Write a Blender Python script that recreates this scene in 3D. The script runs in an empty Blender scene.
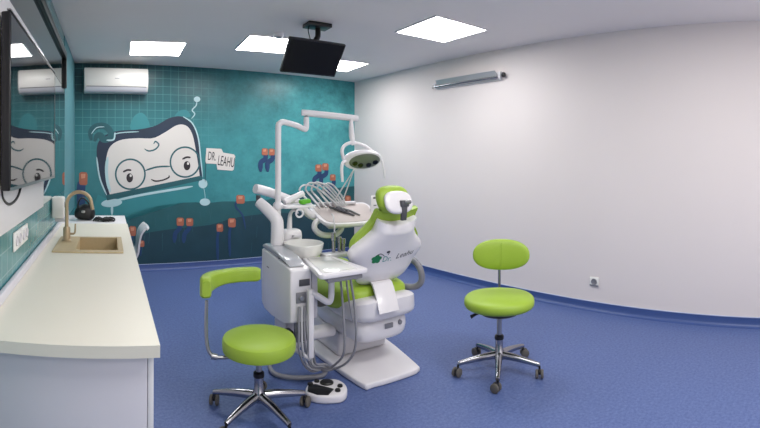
import bpy, bmesh, math, random
from mathutils import Vector, Matrix, Euler
random.seed(7)
SC = bpy.context.scene
COL = SC.collection
PI = math.pi

# ------------------------------------------------------------------ survey of the room
# The photograph is a stitched cylindrical panorama, taken from eye height HC at the world origin.
FOC, YH, XB, ROLL, HC = 453.9, 159.9, 110.0, -0.0035, 1.39
CZ = 2.565                                   # ceiling height
YAW = (380 - XB) / FOC


def ray(px, py):
    th = (px - 380) / FOC
    v = Vector((math.sin(th), math.cos(th), (YH - py) / FOC))
    v = Matrix.Rotation(ROLL, 3, 'Y') @ v
    return Matrix.Rotation(-YAW, 3, 'Z') @ v


def at(px, py, Y=None, X=None, Z=None):
    """surveyed point: where the sight line through a pixel meets a given depth, side or height"""
    v = ray(px, py)
    s = Y / v.y if Y is not None else (X / v.x if X is not None else (Z - HC) / v.z)
    return Vector((v.x * s, v.y * s, HC + v.z * s))


BW_N, BW_D = Vector((-0.0879, 0.9961, 0)), 5.57      # back wall plane
RW_N, RW_D = Vector((0.99905, 0.0437, 0)), 3.78      # right wall plane
LX = -0.436                                          # left wall
BW_ANG = math.atan2(0.0879, 0.9961)
BW_O = Vector((LX, (BW_D + BW_N.x * -LX) / BW_N.y, 0))


def on_back(px, py):
    """(distance along the back wall, height) of a point of the painted wall"""
    v = ray(px, py)
    p = v * (BW_D / v.dot(BW_N))
    d = p - BW_O
    return (d.x * math.cos(BW_ANG) + d.y * math.sin(BW_ANG), HC + p.z)


# ------------------------------------------------------------------ materials
def lin(c):
    return c / 12.92 if c <= 0.04045 else ((c + 0.055) / 1.055) ** 2.4


def rgb(r, g, b):
    return (lin(r / 255), lin(g / 255), lin(b / 255), 1)


MATS = {}


def mat(name, col, rough=0.5, metal=0.0, var=0.06, scale=6.0, spec=0.5, coat=0.0, trans=0.0, emit=0.0, bump=0.0, alpha=1.0):
    if name in MATS:
        return MATS[name]
    m = bpy.data.materials.new(name)
    m.use_nodes = True
    nt = m.node_tree
    b = nt.nodes['Principled BSDF']
    c = rgb(*col)
    tc = nt.nodes.new('ShaderNodeTexCoord')
    nz = nt.nodes.new('ShaderNodeTexNoise')
    nz.inputs['Scale'].default_value = scale
    nz.inputs['Detail'].default_value = 4
    nt.links.new(tc.outputs['Object'], nz.inputs['Vector'])
    mx = nt.nodes.new('ShaderNodeMix')
    mx.data_type = 'RGBA'
    mx.inputs[6].default_value = tuple(x * (1 - var) for x in c[:3]) + (1,)
    mx.inputs[7].default_value = tuple(min(1, x * (1 + var)) for x in c[:3]) + (1,)
    nt.links.new(nz.outputs['Fac'], mx.inputs[0])
    nt.links.new(mx.outputs[2], b.inputs['Base Color'])
    b.inputs['Roughness'].default_value = rough
    b.inputs['Metallic'].default_value = metal
    b.inputs['Specular IOR Level'].default_value = spec
    b.inputs['Coat Weight'].default_value = coat
    b.inputs['Transmission Weight'].default_value = trans
    b.inputs['Alpha'].default_value = alpha
    if emit:
        b.inputs['Emission Color'].default_value = c
        b.inputs['Emission Strength'].default_value = emit
    if bump:
        bp = nt.nodes.new('ShaderNodeBump')
        bp.inputs['Strength'].default_value = bump
        bp.inputs['Distance'].default_value = 0.004
        n2 = nt.nodes.new('ShaderNodeTexNoise')
        n2.inputs['Scale'].default_value = scale * 12
        nt.links.new(tc.outputs['Object'], n2.inputs['Vector'])
        nt.links.new(n2.outputs['Fac'], bp.inputs['Height'])
        nt.links.new(bp.outputs['Normal'], b.inputs['Normal'])
    MATS[name] = m
    return m


def N(nt, kind, **kw):
    n = nt.nodes.new(kind)
    for k, v in kw.items():
        if k in n.inputs:
            n.inputs[k].default_value = v
        else:
            setattr(n, k, v)
    return n


def mixc(nt, fac, a, b):
    mx = nt.nodes.new('ShaderNodeMix')
    mx.data_type = 'RGBA'
    for sock, v in ((0, fac), (6, a), (7, b)):
        if hasattr(v, 'is_output'):
            nt.links.new(v, mx.inputs[sock])
        else:
            mx.inputs[sock].default_value = v
    return mx.outputs[2]


def mathn(nt, op, a, b=None, clamp=False):
    n = nt.nodes.new('ShaderNodeMath')
    n.operation = op
    n.use_clamp = clamp
    for i, v in enumerate((a, b)):
        if v is None:
            continue
        if hasattr(v, 'is_output'):
            nt.links.new(v, n.inputs[i])
        else:
            n.inputs[i].default_value = v
    return n.outputs[0]


def tile_mat(name, axes, base_lo, base_hi, line, tile, linemask=None, rough=0.3, lines=0.6, zramp=None, right_tint=None):
    """glazed square tiles; axes picks which object coordinates run along and up the wall"""
    m = bpy.data.materials.new(name)
    m.use_nodes = True
    nt = m.node_tree
    b = nt.nodes['Principled BSDF']
    tc = N(nt, 'ShaderNodeTexCoord')
    sp = N(nt, 'ShaderNodeSeparateXYZ')
    nt.links.new(tc.outputs['Object'], sp.inputs[0])
    cb = N(nt, 'ShaderNodeCombineXYZ')
    nt.links.new(sp.outputs[axes[0]], cb.inputs[0])
    nt.links.new(sp.outputs[axes[1]], cb.inputs[1])
    nz = N(nt, 'ShaderNodeTexNoise', Scale=1.6, Detail=6.0, Roughness=0.65)
    nt.links.new(cb.outputs[0], nz.inputs['Vector'])
    rp = N(nt, 'ShaderNodeValToRGB')
    rp.color_ramp.elements[0].position = 0.3
    rp.color_ramp.elements[0].color = rgb(*base_lo)
    rp.color_ramp.elements[1].position = 0.72
    rp.color_ramp.elements[1].color = rgb(*base_hi)
    nt.links.new(nz.outputs['Fac'], rp.inputs[0])
    col = rp.outputs[0]
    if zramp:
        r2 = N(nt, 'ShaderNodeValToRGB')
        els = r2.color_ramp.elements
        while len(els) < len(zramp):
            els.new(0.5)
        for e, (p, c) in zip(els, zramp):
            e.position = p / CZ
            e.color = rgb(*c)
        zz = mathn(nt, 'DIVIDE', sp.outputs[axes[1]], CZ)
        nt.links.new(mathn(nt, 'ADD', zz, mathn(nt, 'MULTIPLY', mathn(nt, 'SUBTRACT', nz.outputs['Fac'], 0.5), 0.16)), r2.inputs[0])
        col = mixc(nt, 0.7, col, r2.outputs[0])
    if right_tint:
        f = mathn(nt, 'MULTIPLY', mathn(nt, 'SUBTRACT', sp.outputs[axes[0]], 1.0), 0.4, True)
        n3 = N(nt, 'ShaderNodeTexNoise', Scale=3.2, Detail=8.0, Roughness=0.8)
        nt.links.new(cb.outputs[0], n3.inputs['Vector'])
        col = mixc(nt, mathn(nt, 'MULTIPLY', f, mathn(nt, 'MULTIPLY', mathn(nt, 'SUBTRACT', n3.outputs['Fac'], 0.22), 2.1), True), col, rgb(*right_tint))
    br = N(nt, 'ShaderNodeTexBrick')
    br.offset = 0.0
    br.squash = 1.0
    br.inputs['Scale'].default_value = 1.0
    br.inputs['Mortar Size'].default_value = 0.004
    br.inputs['Brick Width'].default_value = tile
    br.inputs['Row Height'].default_value = tile
    br.inputs['Mortar Smooth'].default_value = 0.3
    nt.links.new(cb.outputs[0], br.inputs['Vector'])
    fac = mathn(nt, 'MULTIPLY', br.outputs['Fac'], lines)
    if linemask:
        fx = mathn(nt, 'SUBTRACT', linemask[0], sp.outputs[axes[0]])
        fac = mathn(nt, 'MULTIPLY', fac, mathn(nt, 'MULTIPLY', fx, 1.6, True))
        fz = mathn(nt, 'SUBTRACT', sp.outputs[axes[1]], linemask[1])
        fac = mathn(nt, 'MULTIPLY', fac, mathn(nt, 'MULTIPLY', fz, 3.0, True))
    col = mixc(nt, fac, col, rgb(*line))
    nt.links.new(col, b.inputs['Base Color'])
    b.inputs['Roughness'].default_value = rough
    b.inputs['Specular IOR Level'].default_value = 0.4
    return m


def floor_mat():
    m = bpy.data.materials.new('blue_vinyl')
    m.use_nodes = True
    nt = m.node_tree
    b = nt.nodes['Principled BSDF']
    tc = N(nt, 'ShaderNodeTexCoord')
    n1 = N(nt, 'ShaderNodeTexNoise', Scale=55.0, Detail=3.0, Roughness=0.7)
    n2 = N(nt, 'ShaderNodeTexNoise', Scale=1.3, Detail=2.0)
    n4 = N(nt, 'ShaderNodeTexVoronoi', Scale=70.0)
    for n in (n1, n2, n4):
        nt.links.new(tc.outputs['Object'], n.inputs['Vector'])
    r1 = N(nt, 'ShaderNodeValToRGB')
    r1.color_ramp.elements[0].position = 0.33
    r1.color_ramp.elements[0].color = rgb(72, 88, 138)
    r1.color_ramp.elements[1].position = 0.68
    r1.color_ramp.elements[1].color = rgb(98, 117, 166)
    nt.links.new(n1.outputs['Fac'], r1.inputs[0])
    c = mixc(nt, mathn(nt, 'MULTIPLY', n2.outputs['Fac'], 0.3), r1.outputs[0], rgb(84, 102, 152))
    lt = mathn(nt, 'LESS_THAN', n4.outputs['Distance'], 0.16)
    c = mixc(nt, mathn(nt, 'MULTIPLY', lt, 0.35), c, rgb(124, 140, 184))
    nt.links.new(c, b.inputs['Base Color'])
    b.inputs['Roughness'].default_value = 0.42
    b.inputs['Specular IOR Level'].default_value = 0.35
    return m


M = dict(
    wall=mat('white_wall_paint', (228, 219, 217), 0.75, var=0.015, scale=2),
    ceil=mat('ceiling_paint', (238, 232, 229), 0.85, var=0.015, scale=2),
    floor=floor_mat(),
    skirt=mat('dark_blue_vinyl', (58, 80, 136), 0.4, var=0.08, scale=30),
    skirt_edge=mat('pale_sealant', (176, 188, 218), 0.5),
    pale=mat('pale_teal_paint', (84, 136, 144), 0.6, var=0.05, scale=3),
    white=mat('white_lacquer', (232, 230, 232), 0.35, var=0.015),
    plastic=mat('white_plastic', (228, 225, 228), 0.28, var=0.02, coat=0.2),
    plasticg=mat('grey_white_plastic', (205, 203, 208), 0.3, var=0.02),
    silver=mat('pale_grey_cover', (176, 178, 184), 0.2, var=0.04, coat=0.5),
    green=mat('lime_leatherette', (152, 182, 56), 0.45, var=0.05, scale=9, bump=0.15),
    chrome=mat('polished_chrome', (164, 164, 170), 0.2, 1.0, var=0.03),
    steel=mat('brushed_steel', (168, 168, 168), 0.32, 1.0, var=0.06, scale=20),
    pale_metal=mat('satin_light_metal', (206, 206, 206), 0.35, 0.5, var=0.03),
    black=mat('black_plastic', (18, 18, 20), 0.38, var=0.1),
    rubber=mat('grey_rubber', (96, 92, 86), 0.6, var=0.1),
    hose=mat('grey_hose', (140, 140, 146), 0.45, var=0.08),
    hosel=mat('pale_hose', (196, 196, 198), 0.35, var=0.05),
    counter=mat('cream_worktop', (236, 231, 216), 0.42, var=0.012, scale=4),
    cab=mat('grey_white_cabinet', (214, 212, 220), 0.45, var=0.015),
    sink=mat('sand_composite', (196, 176, 138), 0.5, var=0.08, scale=60),
    tap=mat('sand_tap_finish', (186, 166, 134), 0.3, 0.35, var=0.06, scale=40),
    mat=mat('taupe_silicone_mat', (184, 174, 170), 0.5, var=0.05),
    mirror=mat('silvered_glass', (225, 232, 232), 0.02, 1.0, var=0.0),
    smoke=mat('grey_tinted_glass', (150, 160, 160), 0.03, 1.0, var=0.0),
    screen=mat('glossy_screen_glass', (16, 17, 18), 0.03, 0.0, var=0.0, spec=0.8, coat=0.3),
    dscreen=mat('matt_dark_screen', (10, 10, 11), 0.35, 0.0, var=0.05, spec=0.3),
    glow=mat('light_diffuser', (255, 255, 255), 0.4, emit=17.8, var=0.0),
    reflector=mat('green_tinted_reflector', (116, 122, 110), 0.3, 0.3, var=0.1),
    lens=mat('dark_lens', (12, 16, 14), 0.1, var=0.0, coat=0.6),
    ac=mat('ivory_plastic', (226, 222, 216), 0.32, var=0.015),
    grey=mat('mid_grey_plastic', (128, 128, 134), 0.4, var=0.05),
    dgrey=mat('dark_grey_plastic', (74, 74, 80), 0.4, var=0.05),
    bowl=mat('white_glass_bowl', (224, 224, 220), 0.15, var=0.01, coat=0.4),
    socket=mat('white_socket_plastic', (240, 238, 234), 0.3, var=0.01),
    # mural paints
    p_cream=mat('paint_cream', (216, 210, 204), 0.45, var=0.03, scale=3),
    p_navy=mat('paint_navy', (26, 44, 66), 0.45, var=0.25, scale=5),
    p_teal=mat('paint_deep_teal', (30, 88, 96), 0.45, var=0.2, scale=5),
    p_lteal=mat('paint_light_teal', (46, 128, 134), 0.45, var=0.16, scale=3),
    p_lgrey=mat('paint_pale_blue', (176, 206, 210), 0.45, var=0.1, scale=6),
    p_hill=mat('paint_hill', (32, 88, 94), 0.45, var=0.22, scale=4),
    p_dhill=mat('paint_dark_hill', (26, 62, 74), 0.45, var=0.24, scale=4),
    p_orange=mat('paint_orange', (172, 100, 76), 0.45, var=0.2, scale=14),
    p_peach=mat('paint_peach', (206, 142, 112), 0.45, var=0.15, scale=14),
    p_stem=mat('paint_stem_blue', (30, 62, 104), 0.45, var=0.25, scale=8),
    p_ink=mat('paint_ink', (38, 30, 36), 0.45, var=0.1),
    p_sage=mat('paint_blade', (48, 98, 104), 0.5, var=0.2, scale=9),
    logo_g=mat('logo_green', (20, 120, 72), 0.4, var=0.05),
    logo_t=mat('logo_teal', (48, 140, 140), 0.4, var=0.05),
    logo_k=mat('logo_dark', (52, 54, 66), 0.4, var=0.05),
)


# ------------------------------------------------------------------ mesh builder
class MB:
    def __init__(s):
        s.bm = bmesh.new()

    def add(s, verts, faces):
        vs = [s.bm.verts.new(v) for v in verts]
        for f in faces:
            try:
                s.bm.faces.new([vs[i] for i in f])
            except ValueError:
                pass
        return s

    def box(s, lo, hi, bev=0.0, seg=2, rot=None, piv=None):
        lo, hi = Vector(lo), Vector(hi)
        t = bmesh.new()
        bmesh.ops.create_cube(t, size=1)
        c, d = (lo + hi) / 2, hi - lo
        for v in t.verts:
            v.co = Vector((v.co.x * d.x, v.co.y * d.y, v.co.z * d.z)) + c
        if bev:
            bmesh.ops.bevel(t, geom=t.edges[:], offset=bev, segments=seg, affect='EDGES', profile=0.5)
        if rot is not None:
            p = Vector(piv) if piv is not None else c
            R = rot.to_matrix() if isinstance(rot, Euler) else rot
            for v in t.verts:
                v.co = R @ (v.co - p) + p
        return s.merge(t)

    def merge(s, t):
        t.verts.index_update()
        s.add([v.co.copy() for v in t.verts], [[v.index for v in f.verts] for f in t.faces])
        t.free()
        return s

    def cyl(s, a, b, r, r2=None, n=20, bev=0.0):
        a, b = Vector(a), Vector(b)
        r2 = r if r2 is None else r2
        ax = (b - a)
        L = ax.length
        if bev:
            prof = [(0, 0), (r - bev, 0), (r, bev), (r2, L - bev), (r2 - bev, L), (0, L)]
        else:
            prof = [(0, 0), (r, 0), (r2, L), (0, L)]
        return s.lathe(prof, a, ax, n)

    def lathe(s, prof, base=(0, 0, 0), axis=(0, 0, 1), n=28, sx=1.0, sy=1.0):
        base, axis = Vector(base), Vector(axis).normalized()
        q = Vector((0, 0, 1)).rotation_difference(axis)
        verts, rings, faces = [], [], []
        for r, z in prof:
            if r < 1e-6:
                rings.append([len(verts)])
                verts.append(base + q @ Vector((0, 0, z)))
            else:
                rings.append(list(range(len(verts), len(verts) + n)))
                for k in range(n):
                    a = 2 * PI * k / n
                    verts.append(base + q @ Vector((r * sx * math.cos(a), r * sy * math.sin(a), z)))
        for A, B in zip(rings, rings[1:]):
            for k in range(n):
                k2 = (k + 1) % n
                if len(A) == 1 and len(B) == 1:
                    continue
                if len(A) == 1:
                    faces.append([A[0], B[k], B[k2]])
                elif len(B) == 1:
                    faces.append([A[k], A[k2], B[0]])
                else:
                    faces.append([A[k], A[k2], B[k2], B[k]])
        return s.add(verts, faces)

    def tube(s, pts, r, n=10, smooth=6, closed=False, flat=1.0):
        pts = [Vector(p) for p in pts]
        rr = r if isinstance(r, (list, tuple)) else [r] * len(pts)
        if smooth > 1 and len(pts) > 2:
            P, R = [], []
            m = len(pts)
            for i in range(m if closed else m - 1):
                g = (lambda k: pts[k % m]) if closed else (lambda k: pts[max(0, min(m - 1, k))])
                p0, p1, p2, p3 = g(i - 1), g(i), g(i + 1), g(i + 2)
                for k in range(smooth):
                    t = k / smooth
                    P.append(0.5 * ((2 * p1) + (p2 - p0) * t + (2 * p0 - 5 * p1 + 4 * p2 - p3) * t * t + (3 * p1 - p0 - 3 * p2 + p3) * t ** 3))
                    R.append(rr[i] * (1 - t) + rr[(i + 1) % m] * t)
            if not closed:
                P.append(pts[-1])
                R.append(rr[-1])
            pts, rr = P, R
        m = len(pts)
        tang = []
        for i in range(m):
            a = pts[i - 1] if (i > 0 or closed) else pts[i]
            b = pts[(i + 1) % m] if (i < m - 1 or closed) else pts[i]
            tang.append((b - a).normalized())
        up = Vector((0, 0, 1)) if abs(tang[0].z) < 0.9 else Vector((1, 0, 0))
        nx = (up - tang[0] * up.dot(tang[0])).normalized()
        verts, faces = [], []
        for i in range(m):
            if i:
                nx = (nx - tang[i] * nx.dot(tang[i])).normalized()
            ny = tang[i].cross(nx)
            for k in range(n):
                a = 2 * PI * k / n
                verts.append(pts[i] + nx * math.cos(a) * rr[i] + ny * math.sin(a) * rr[i] * flat)
        for i in range(m if closed else m - 1):
            j = (i + 1) % m
            for k in range(n):
                k2 = (k + 1) % n
                faces.append([i * n + k, i * n + k2, j * n + k2, j * n + k])
        if not closed:
            faces.append(list(range(n))[::-1])
            faces.append(list(range((m - 1) * n, m * n)))
        return s.add(verts, faces)

    def prism(s, poly, O, U, V, W, bev=0.0, seg=2):
        """polygon (u,v) extruded by the vector W"""
        O, U, V, W = Vector(O), Vector(U), Vector(V), Vector(W)
        t = bmesh.new()
        bot = [t.verts.new(O + U * a + V * b) for a, b in poly]
        top = [t.verts.new(O + U * a + V * b + W) for a, b in poly]
        n = len(poly)
        t.faces.new(bot[::-1])
        t.faces.new(top)
        for i in range(n):
            t.faces.new([bot[i], bot[(i + 1) % n], top[(i + 1) % n], top[i]])
        bmesh.ops.recalc_face_normals(t, faces=t.faces[:])
        if bev:
            eds = [e for e in t.edges if e.calc_face_angle(0) > 0.5]
            bmesh.ops.bevel(t, geom=eds, offset=bev, segments=seg, affect='EDGES', profile=0.5)
        return s.merge(t)

    def superell(s, c, r, e1=0.6, e2=0.6, rot=None, n=36, m=18, warp=None):
        c = Vector(c)
        f = lambda w, e: math.copysign(abs(w) ** e, w)
        verts, faces = [], []
        for i in range(m + 1):
            ph = -PI / 2 + PI * i / m
            for k in range(n):
                th = 2 * PI * k / n
                p = Vector((r[0] * f(math.cos(ph), e1) * f(math.cos(th), e2), r[1] * f(math.cos(ph), e1) * f(math.sin(th), e2), r[2] * f(math.sin(ph), e1)))
                if warp:
                    p = warp(p)
                if rot is not None:
                    p = rot @ p
                verts.append(c + p)
        for i in range(m):
            for k in range(n):
                k2 = (k + 1) % n
                faces.append([i * n + k, i * n + k2, (i + 1) * n + k2, (i + 1) * n + k])
        s.add(verts, faces)
        return s

    def build(s, name, material, parent=None, flat=False, angle=38, bevel=0.0):
        bmesh.ops.remove_doubles(s.bm, verts=s.bm.verts[:], dist=1e-6)
        bmesh.ops.recalc_face_normals(s.bm, faces=s.bm.faces[:])
        me = bpy.data.meshes.new(name)
        off = Vector((0, 0, 0))
        o = parent
        while o is not None:
            off += Vector(o.location)
            o = o.parent
        for v in s.bm.verts:
            v.co -= off
        s.bm.to_mesh(me)
        s.bm.free()
        ms = material if isinstance(material, (list, tuple)) else [material]
        for x in ms:
            me.materials.append(x)
        if not flat:
            for p in me.polygons:
                p.use_smooth = True
            me.set_sharp_from_angle(angle=math.radians(angle))
        ob = bpy.data.objects.new(name, me)
        COL.objects.link(ob)
        ob.parent = parent
        if bevel:
            bv = ob.modifiers.new('soft_edges', 'BEVEL')
            bv.width = bevel
            bv.segments = 2
            bv.limit_method = 'ANGLE'
        return ob


def tag(o, label, cat, group=None, kind=None):
    o['label'] = label
    o['category'] = cat
    if group:
        o['group'] = group
    if kind:
        o['kind'] = kind
    return o


def thing(name, label, cat, loc=(0, 0, 0), group=None):
    o = bpy.data.objects.new(name, None)
    COL.objects.link(o)
    o.location = loc
    o.empty_display_size = 0.1
    return tag(o, label, cat, group)


def struct(o, label=None):
    o['kind'] = 'structure'
    if label:
        o['label'] = label
    return o


def arc(cx, cy, r, a0, a1, n):
    return [(cx + r * math.cos(a0 + (a1 - a0) * i / n), cy + r * math.sin(a0 + (a1 - a0) * i / n)) for i in range(n + 1)]


def rrect(x0, y0, x1, y1, r, n=5):
    return (arc(x1 - r, y1 - r, r, 0, PI / 2, n) + arc(x0 + r, y1 - r, r, PI / 2, PI, n) +
            arc(x0 + r, y0 + r, r, PI, 1.5 * PI, n) + arc(x1 - r, y0 + r, r, 1.5 * PI, 2 * PI, n))


def spline(pts, k=8, closed=True):
    out, m = [], len(pts)
    for i in range(m if closed else m - 1):
        g = (lambda q: pts[q % m]) if closed else (lambda q: pts[max(0, min(m - 1, q))])
        p0, p1, p2, p3 = (Vector((*g(i + d), 0)) for d in (-1, 0, 1, 2))
        for j in range(k):
            t = j / k
            q = 0.5 * ((2 * p1) + (p2 - p0) * t + (2 * p0 - 5 * p1 + 4 * p2 - p3) * t * t + (3 * p1 - p0 - 3 * p2 + p3) * t ** 3)
            out.append((q.x, q.y))
    if not closed:
        out.append(tuple(pts[-1]))
    return out


# ------------------------------------------------------------------ room shell
YN = -1.3                                              # wall behind the photographer
RC = Vector(((RW_D - RW_N.y * 0) / RW_N.x, 0, 0))
# corner of back and right wall
det = BW_N.x * RW_N.y - BW_N.y * RW_N.x
CX = (BW_D * RW_N.y - RW_D * BW_N.y) / det
CY = (BW_N.x * RW_D - RW_N.x * BW_D) / det
RX0 = (RW_D - RW_N.y * YN) / RW_N.x                     # right wall x at the near end

b = MB()
b.prism([(LX - 0.1, YN - 0.1), (RX0 + 0.1, YN - 0.1), (CX + 0.12, CY + 0.12), (LX - 0.1, BW_O.y + 0.1)], (0, 0, -0.1), (1, 0, 0), (0, 1, 0), (0, 0, 0.1))
struct(b.build('floor', M['floor'], flat=True))
b = MB()
b.prism([(LX - 0.1, YN - 0.1), (RX0 + 0.1, YN - 0.1), (CX + 0.12, CY + 0.12), (LX - 0.1, BW_O.y + 0.1)], (0, 0, CZ), (1, 0, 0), (0, 1, 0), (0, 0, 0.1))
struct(b.build('ceiling', M['ceil'], flat=True))

left_tile = tile_mat('teal_wall_tiles', ('Y', 'Z'), (56, 124, 130), (78, 146, 150), (130, 180, 180), 0.1, rough=0.18, lines=0.45)
b = MB()
b.box((LX - 0.1, YN, 0), (LX, BW_O.y, CZ))
struct(b.build('wall_left', left_tile, flat=True))

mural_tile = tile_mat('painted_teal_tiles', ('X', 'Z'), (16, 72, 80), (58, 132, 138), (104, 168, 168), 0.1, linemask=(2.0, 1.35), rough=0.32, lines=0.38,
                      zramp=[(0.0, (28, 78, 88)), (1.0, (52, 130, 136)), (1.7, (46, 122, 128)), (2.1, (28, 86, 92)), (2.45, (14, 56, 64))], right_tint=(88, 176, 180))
wl = (Vector((CX, CY, 0)) - BW_O).length
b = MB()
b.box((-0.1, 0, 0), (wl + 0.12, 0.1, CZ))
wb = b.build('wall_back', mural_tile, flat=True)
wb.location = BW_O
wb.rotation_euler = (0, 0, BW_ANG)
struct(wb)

b = MB()
b.prism([(RX0, YN), (CX, CY), (CX + 0.1, CY), (RX0 + 0.1, YN)], (0, 0, 0), (1, 0, 0), (0, 1, 0), (0, 0, CZ))
struct(b.build('wall_right', M['wall'], flat=True))
b = MB()
b.box((LX - 0.1, YN - 0.1, 0), (RX0 + 0.1, YN, CZ))
struct(b.build('wall_front', M['wall'], flat=True))


def skirting(name, p0, p1, inward):
    p0, p1, w = Vector(p0), Vector(p1), Vector(inward).normalized()
    prof = [(0, 0), (0.045, 0), (0.03, 0.004), (0.016, 0.014), (0.008, 0.03), (0.006, 0.078), (0, 0.078)]
    m = MB()
    m.prism(prof, p0, w, (0, 0, 1), p1 - p0)
    o = struct(m.build(name, M['skirt']))
    e = MB()
    e.prism([(0, 0.0785), (0.0075, 0.0785), (0.0075, 0.084), (0, 0.084)], p0, w, (0, 0, 1), p1 - p0)
    e.build('top_edge', M['skirt_edge'], o)
    return o


skirting('baseboard_back', BW_O + Vector((0.6, 0.6 * math.tan(BW_ANG), 0)), Vector((CX, CY, 0)), -BW_N)
skirting('baseboard_right', (RX0, YN, 0), (CX, CY, 0), -RW_N)

# pale painted strip between mirror and corner, white board behind the television
b = MB()
b.box((LX, 4.29, 0.8), (LX + 0.004, BW_O.y - 0.004, CZ - 0.004))
struct(b.build('trim_1', M['pale'], flat=True), 'pale blue-green painted strip beside the room corner')
b = MB()
b.box((LX, YN + 0.01, 1.09), (LX + 0.02, 2.83, 2.05), bev=0.003)
struct(b.build('trim_2', M['white']), 'white wall board behind the television')

# upper framed glass band
w = struct(MB().box((LX, -0.6, 2.05), (LX + 0.006, 4.22, 2.36)).build('window_1', M['smoke'], flat=True), 'long dark-framed glass band high on the tiled wall')
f = MB()
f.box((LX, -0.6, 2.325), (LX + 0.03, 4.25, 2.385), 0.004)
f.box((LX, 4.2, 2.052), (LX + 0.03, 4.25, 2.324), 0.004)
f.build('window_frame', M['black'], w)
f = MB()
f.box((LX + 0.001, -0.6, 2.387), (LX + 0.026, 4.262, 2.397), 0.002)
f.box((LX + 0.001, 4.252, 2.052), (LX + 0.026, 4.262, 2.386), 0.002)
f.build('silver_edge', M['steel'], w)

mr = MB()
mr.box((LX + 0.0005, 2.836, 1.095), (LX + 0.006, 4.285, 2.046))
mr = mr.build('wall_mirror', M['mirror'], flat=True)
tag(mr, 'frameless mirror on the left wall between the white board and the corner', 'mirror')

# ------------------------------------------------------------------ mural (flat paint on the back wall)
mural = thing('wall_mural', 'teal mural of a smiling bespectacled face and orange flowers on the tiled back wall', 'mural', BW_O)
mural.rotation_euler = (0, 0, BW_ANG)


class Paint:
    """flat painted shapes lying on the wall, in wall metres; px outlines were surveyed on the wall"""
    def __init__(s):
        s.bm = bmesh.new()

    def poly(s, pts, d, survey=True):
        q = [on_back(*p) if survey else p for p in pts]
        vs = [s.bm.verts.new((x, -d, z)) for x, z in q]
        f = s.bm.faces.new(vs)
        return s

    def stroke(s, pts, wpx, d, closed=False, k=6):
        p = [on_back(*q) for q in (spline(pts, k, closed) if len(pts) > 2 else pts)]
        n = len(p)
        wm = wpx * 0.0123
        L, R = [], []
        for i in range(n):
            a = p[i - 1] if (i or closed) else p[i]
            c = p[(i + 1) % n] if (i < n - 1 or closed) else p[i]
            tx, tz = c[0] - a[0], c[1] - a[1]
            l = math.hypot(tx, tz) or 1
            nx, nz = -tz / l * wm / 2, tx / l * wm / 2
            if not closed:
                e = min(1, 0.35 + 4 * min(i, n - 1 - i) / n)
                nx, nz = nx * e, nz * e
            L.append(s.bm.verts.new((p[i][0] + nx, -d, p[i][1] + nz)))
            R.append(s.bm.verts.new((p[i][0] - nx, -d, p[i][1] - nz)))
        for i in range(n if closed else n - 1):
            j = (i + 1) % n
            s.bm.faces.new([L[i], L[j], R[j], R[i]])
        return s

    def blob(s, cx, cy, rx, ry, d, n=28, rot=0.0):
        c, sn = math.cos(rot), math.sin(rot)
        return s.poly([(cx + rx * math.cos(2 * PI * i / n) * c - ry * math.sin(2 * PI * i / n) * sn,
                        cy + rx * math.cos(2 * PI * i / n) * sn + ry * math.sin(2 * PI * i / n) * c) for i in range(n)], d)

    def build(s, name, material, parent=None):
        bmesh.ops.triangulate(s.bm, faces=[f for f in s.bm.faces if len(f.verts) > 4])
        for f in s.bm.faces:
            if f.normal.y > 0:
                f.normal_flip()
        me = bpy.data.meshes.new(name)
        s.bm.to_mesh(me)
        s.bm.free()
        me.materials.append(material)
        o = bpy.data.objects.new(name, me)
        COL.objects.link(o)
        o.parent = parent or mural
        return o


Z4 = lambda pts: [(75 + x / 3.057, 80 + y / 3.057) for x, y in pts]     # outlines read from an enlarged detail
Z5 = lambda pts: [(120 + x / 5.033, 180 + y / 5.033) for x, y in pts]

hill = Paint()
hill.poly(spline(Z5([(0, 260), (60, 190), (150, 142), (240, 116), (330, 108), (430, 116), (520, 108), (620, 108), (740, 100)]), 5, False) + [(300, 192), (335, 188), (357, 186), (357, 251), (95, 272)], 0.0020)
hill.build('painted_hill', M['p_hill'])
hill = Paint()
hill.poly(spline(Z5([(0, 300), (90, 275), (200, 255), (320, 240), (450, 226), (580, 190), (740, 168)]), 5, False) + [(300, 212), (357, 210), (357, 251), (95, 272)], 0.0026)
hill.build('painted_dark_hill', M['p_dhill'])
bl = Paint()
for i in range(46):
    x = random.uniform(130, 350)
    y = random.uniform(215, 258)
    h = random.uniform(5, 12)
    bl.stroke([(x, y), (x + random.uniform(-1.5, 1.5), y - h)], random.uniform(0.6, 1.1), 0.0030)
bl.build('painted_grass', M['p_sage'])['kind'] = 'stuff'
# cape and body under the face
c = Paint()
c.poly(Z4([(70, 350), (95, 362), (388, 303), (400, 330), (412, 372), (330, 375), (250, 385), (180, 405), (120, 440), (60, 450), (45, 420)]), 0.0032)
c.build('painted_cape', M['p_lteal'])
c = Paint()
c.stroke(Z4([(110, 372), (200, 352), (300, 335), (360, 325)]), 2.4, 0.0036)
c.blob(*Z4([(112, 376)])[0], 10.5, 4.0, 0.0037, rot=-0.1)
c.blob(*Z4([(113, 395)])[0], 1.2, 6.0, 0.0035)
c.blob(*Z4([(391, 317)])[0], 4.4, 4.6, 0.0037)
c.blob(*Z4([(397, 373)])[0], 5.2, 3.6, 0.0037)
c.stroke(Z4([(391, 317), (397, 350), (397, 373)]), 0.5, 0.0034)
c.build('painted_pale_puffs', M['p_lgrey'])
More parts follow.
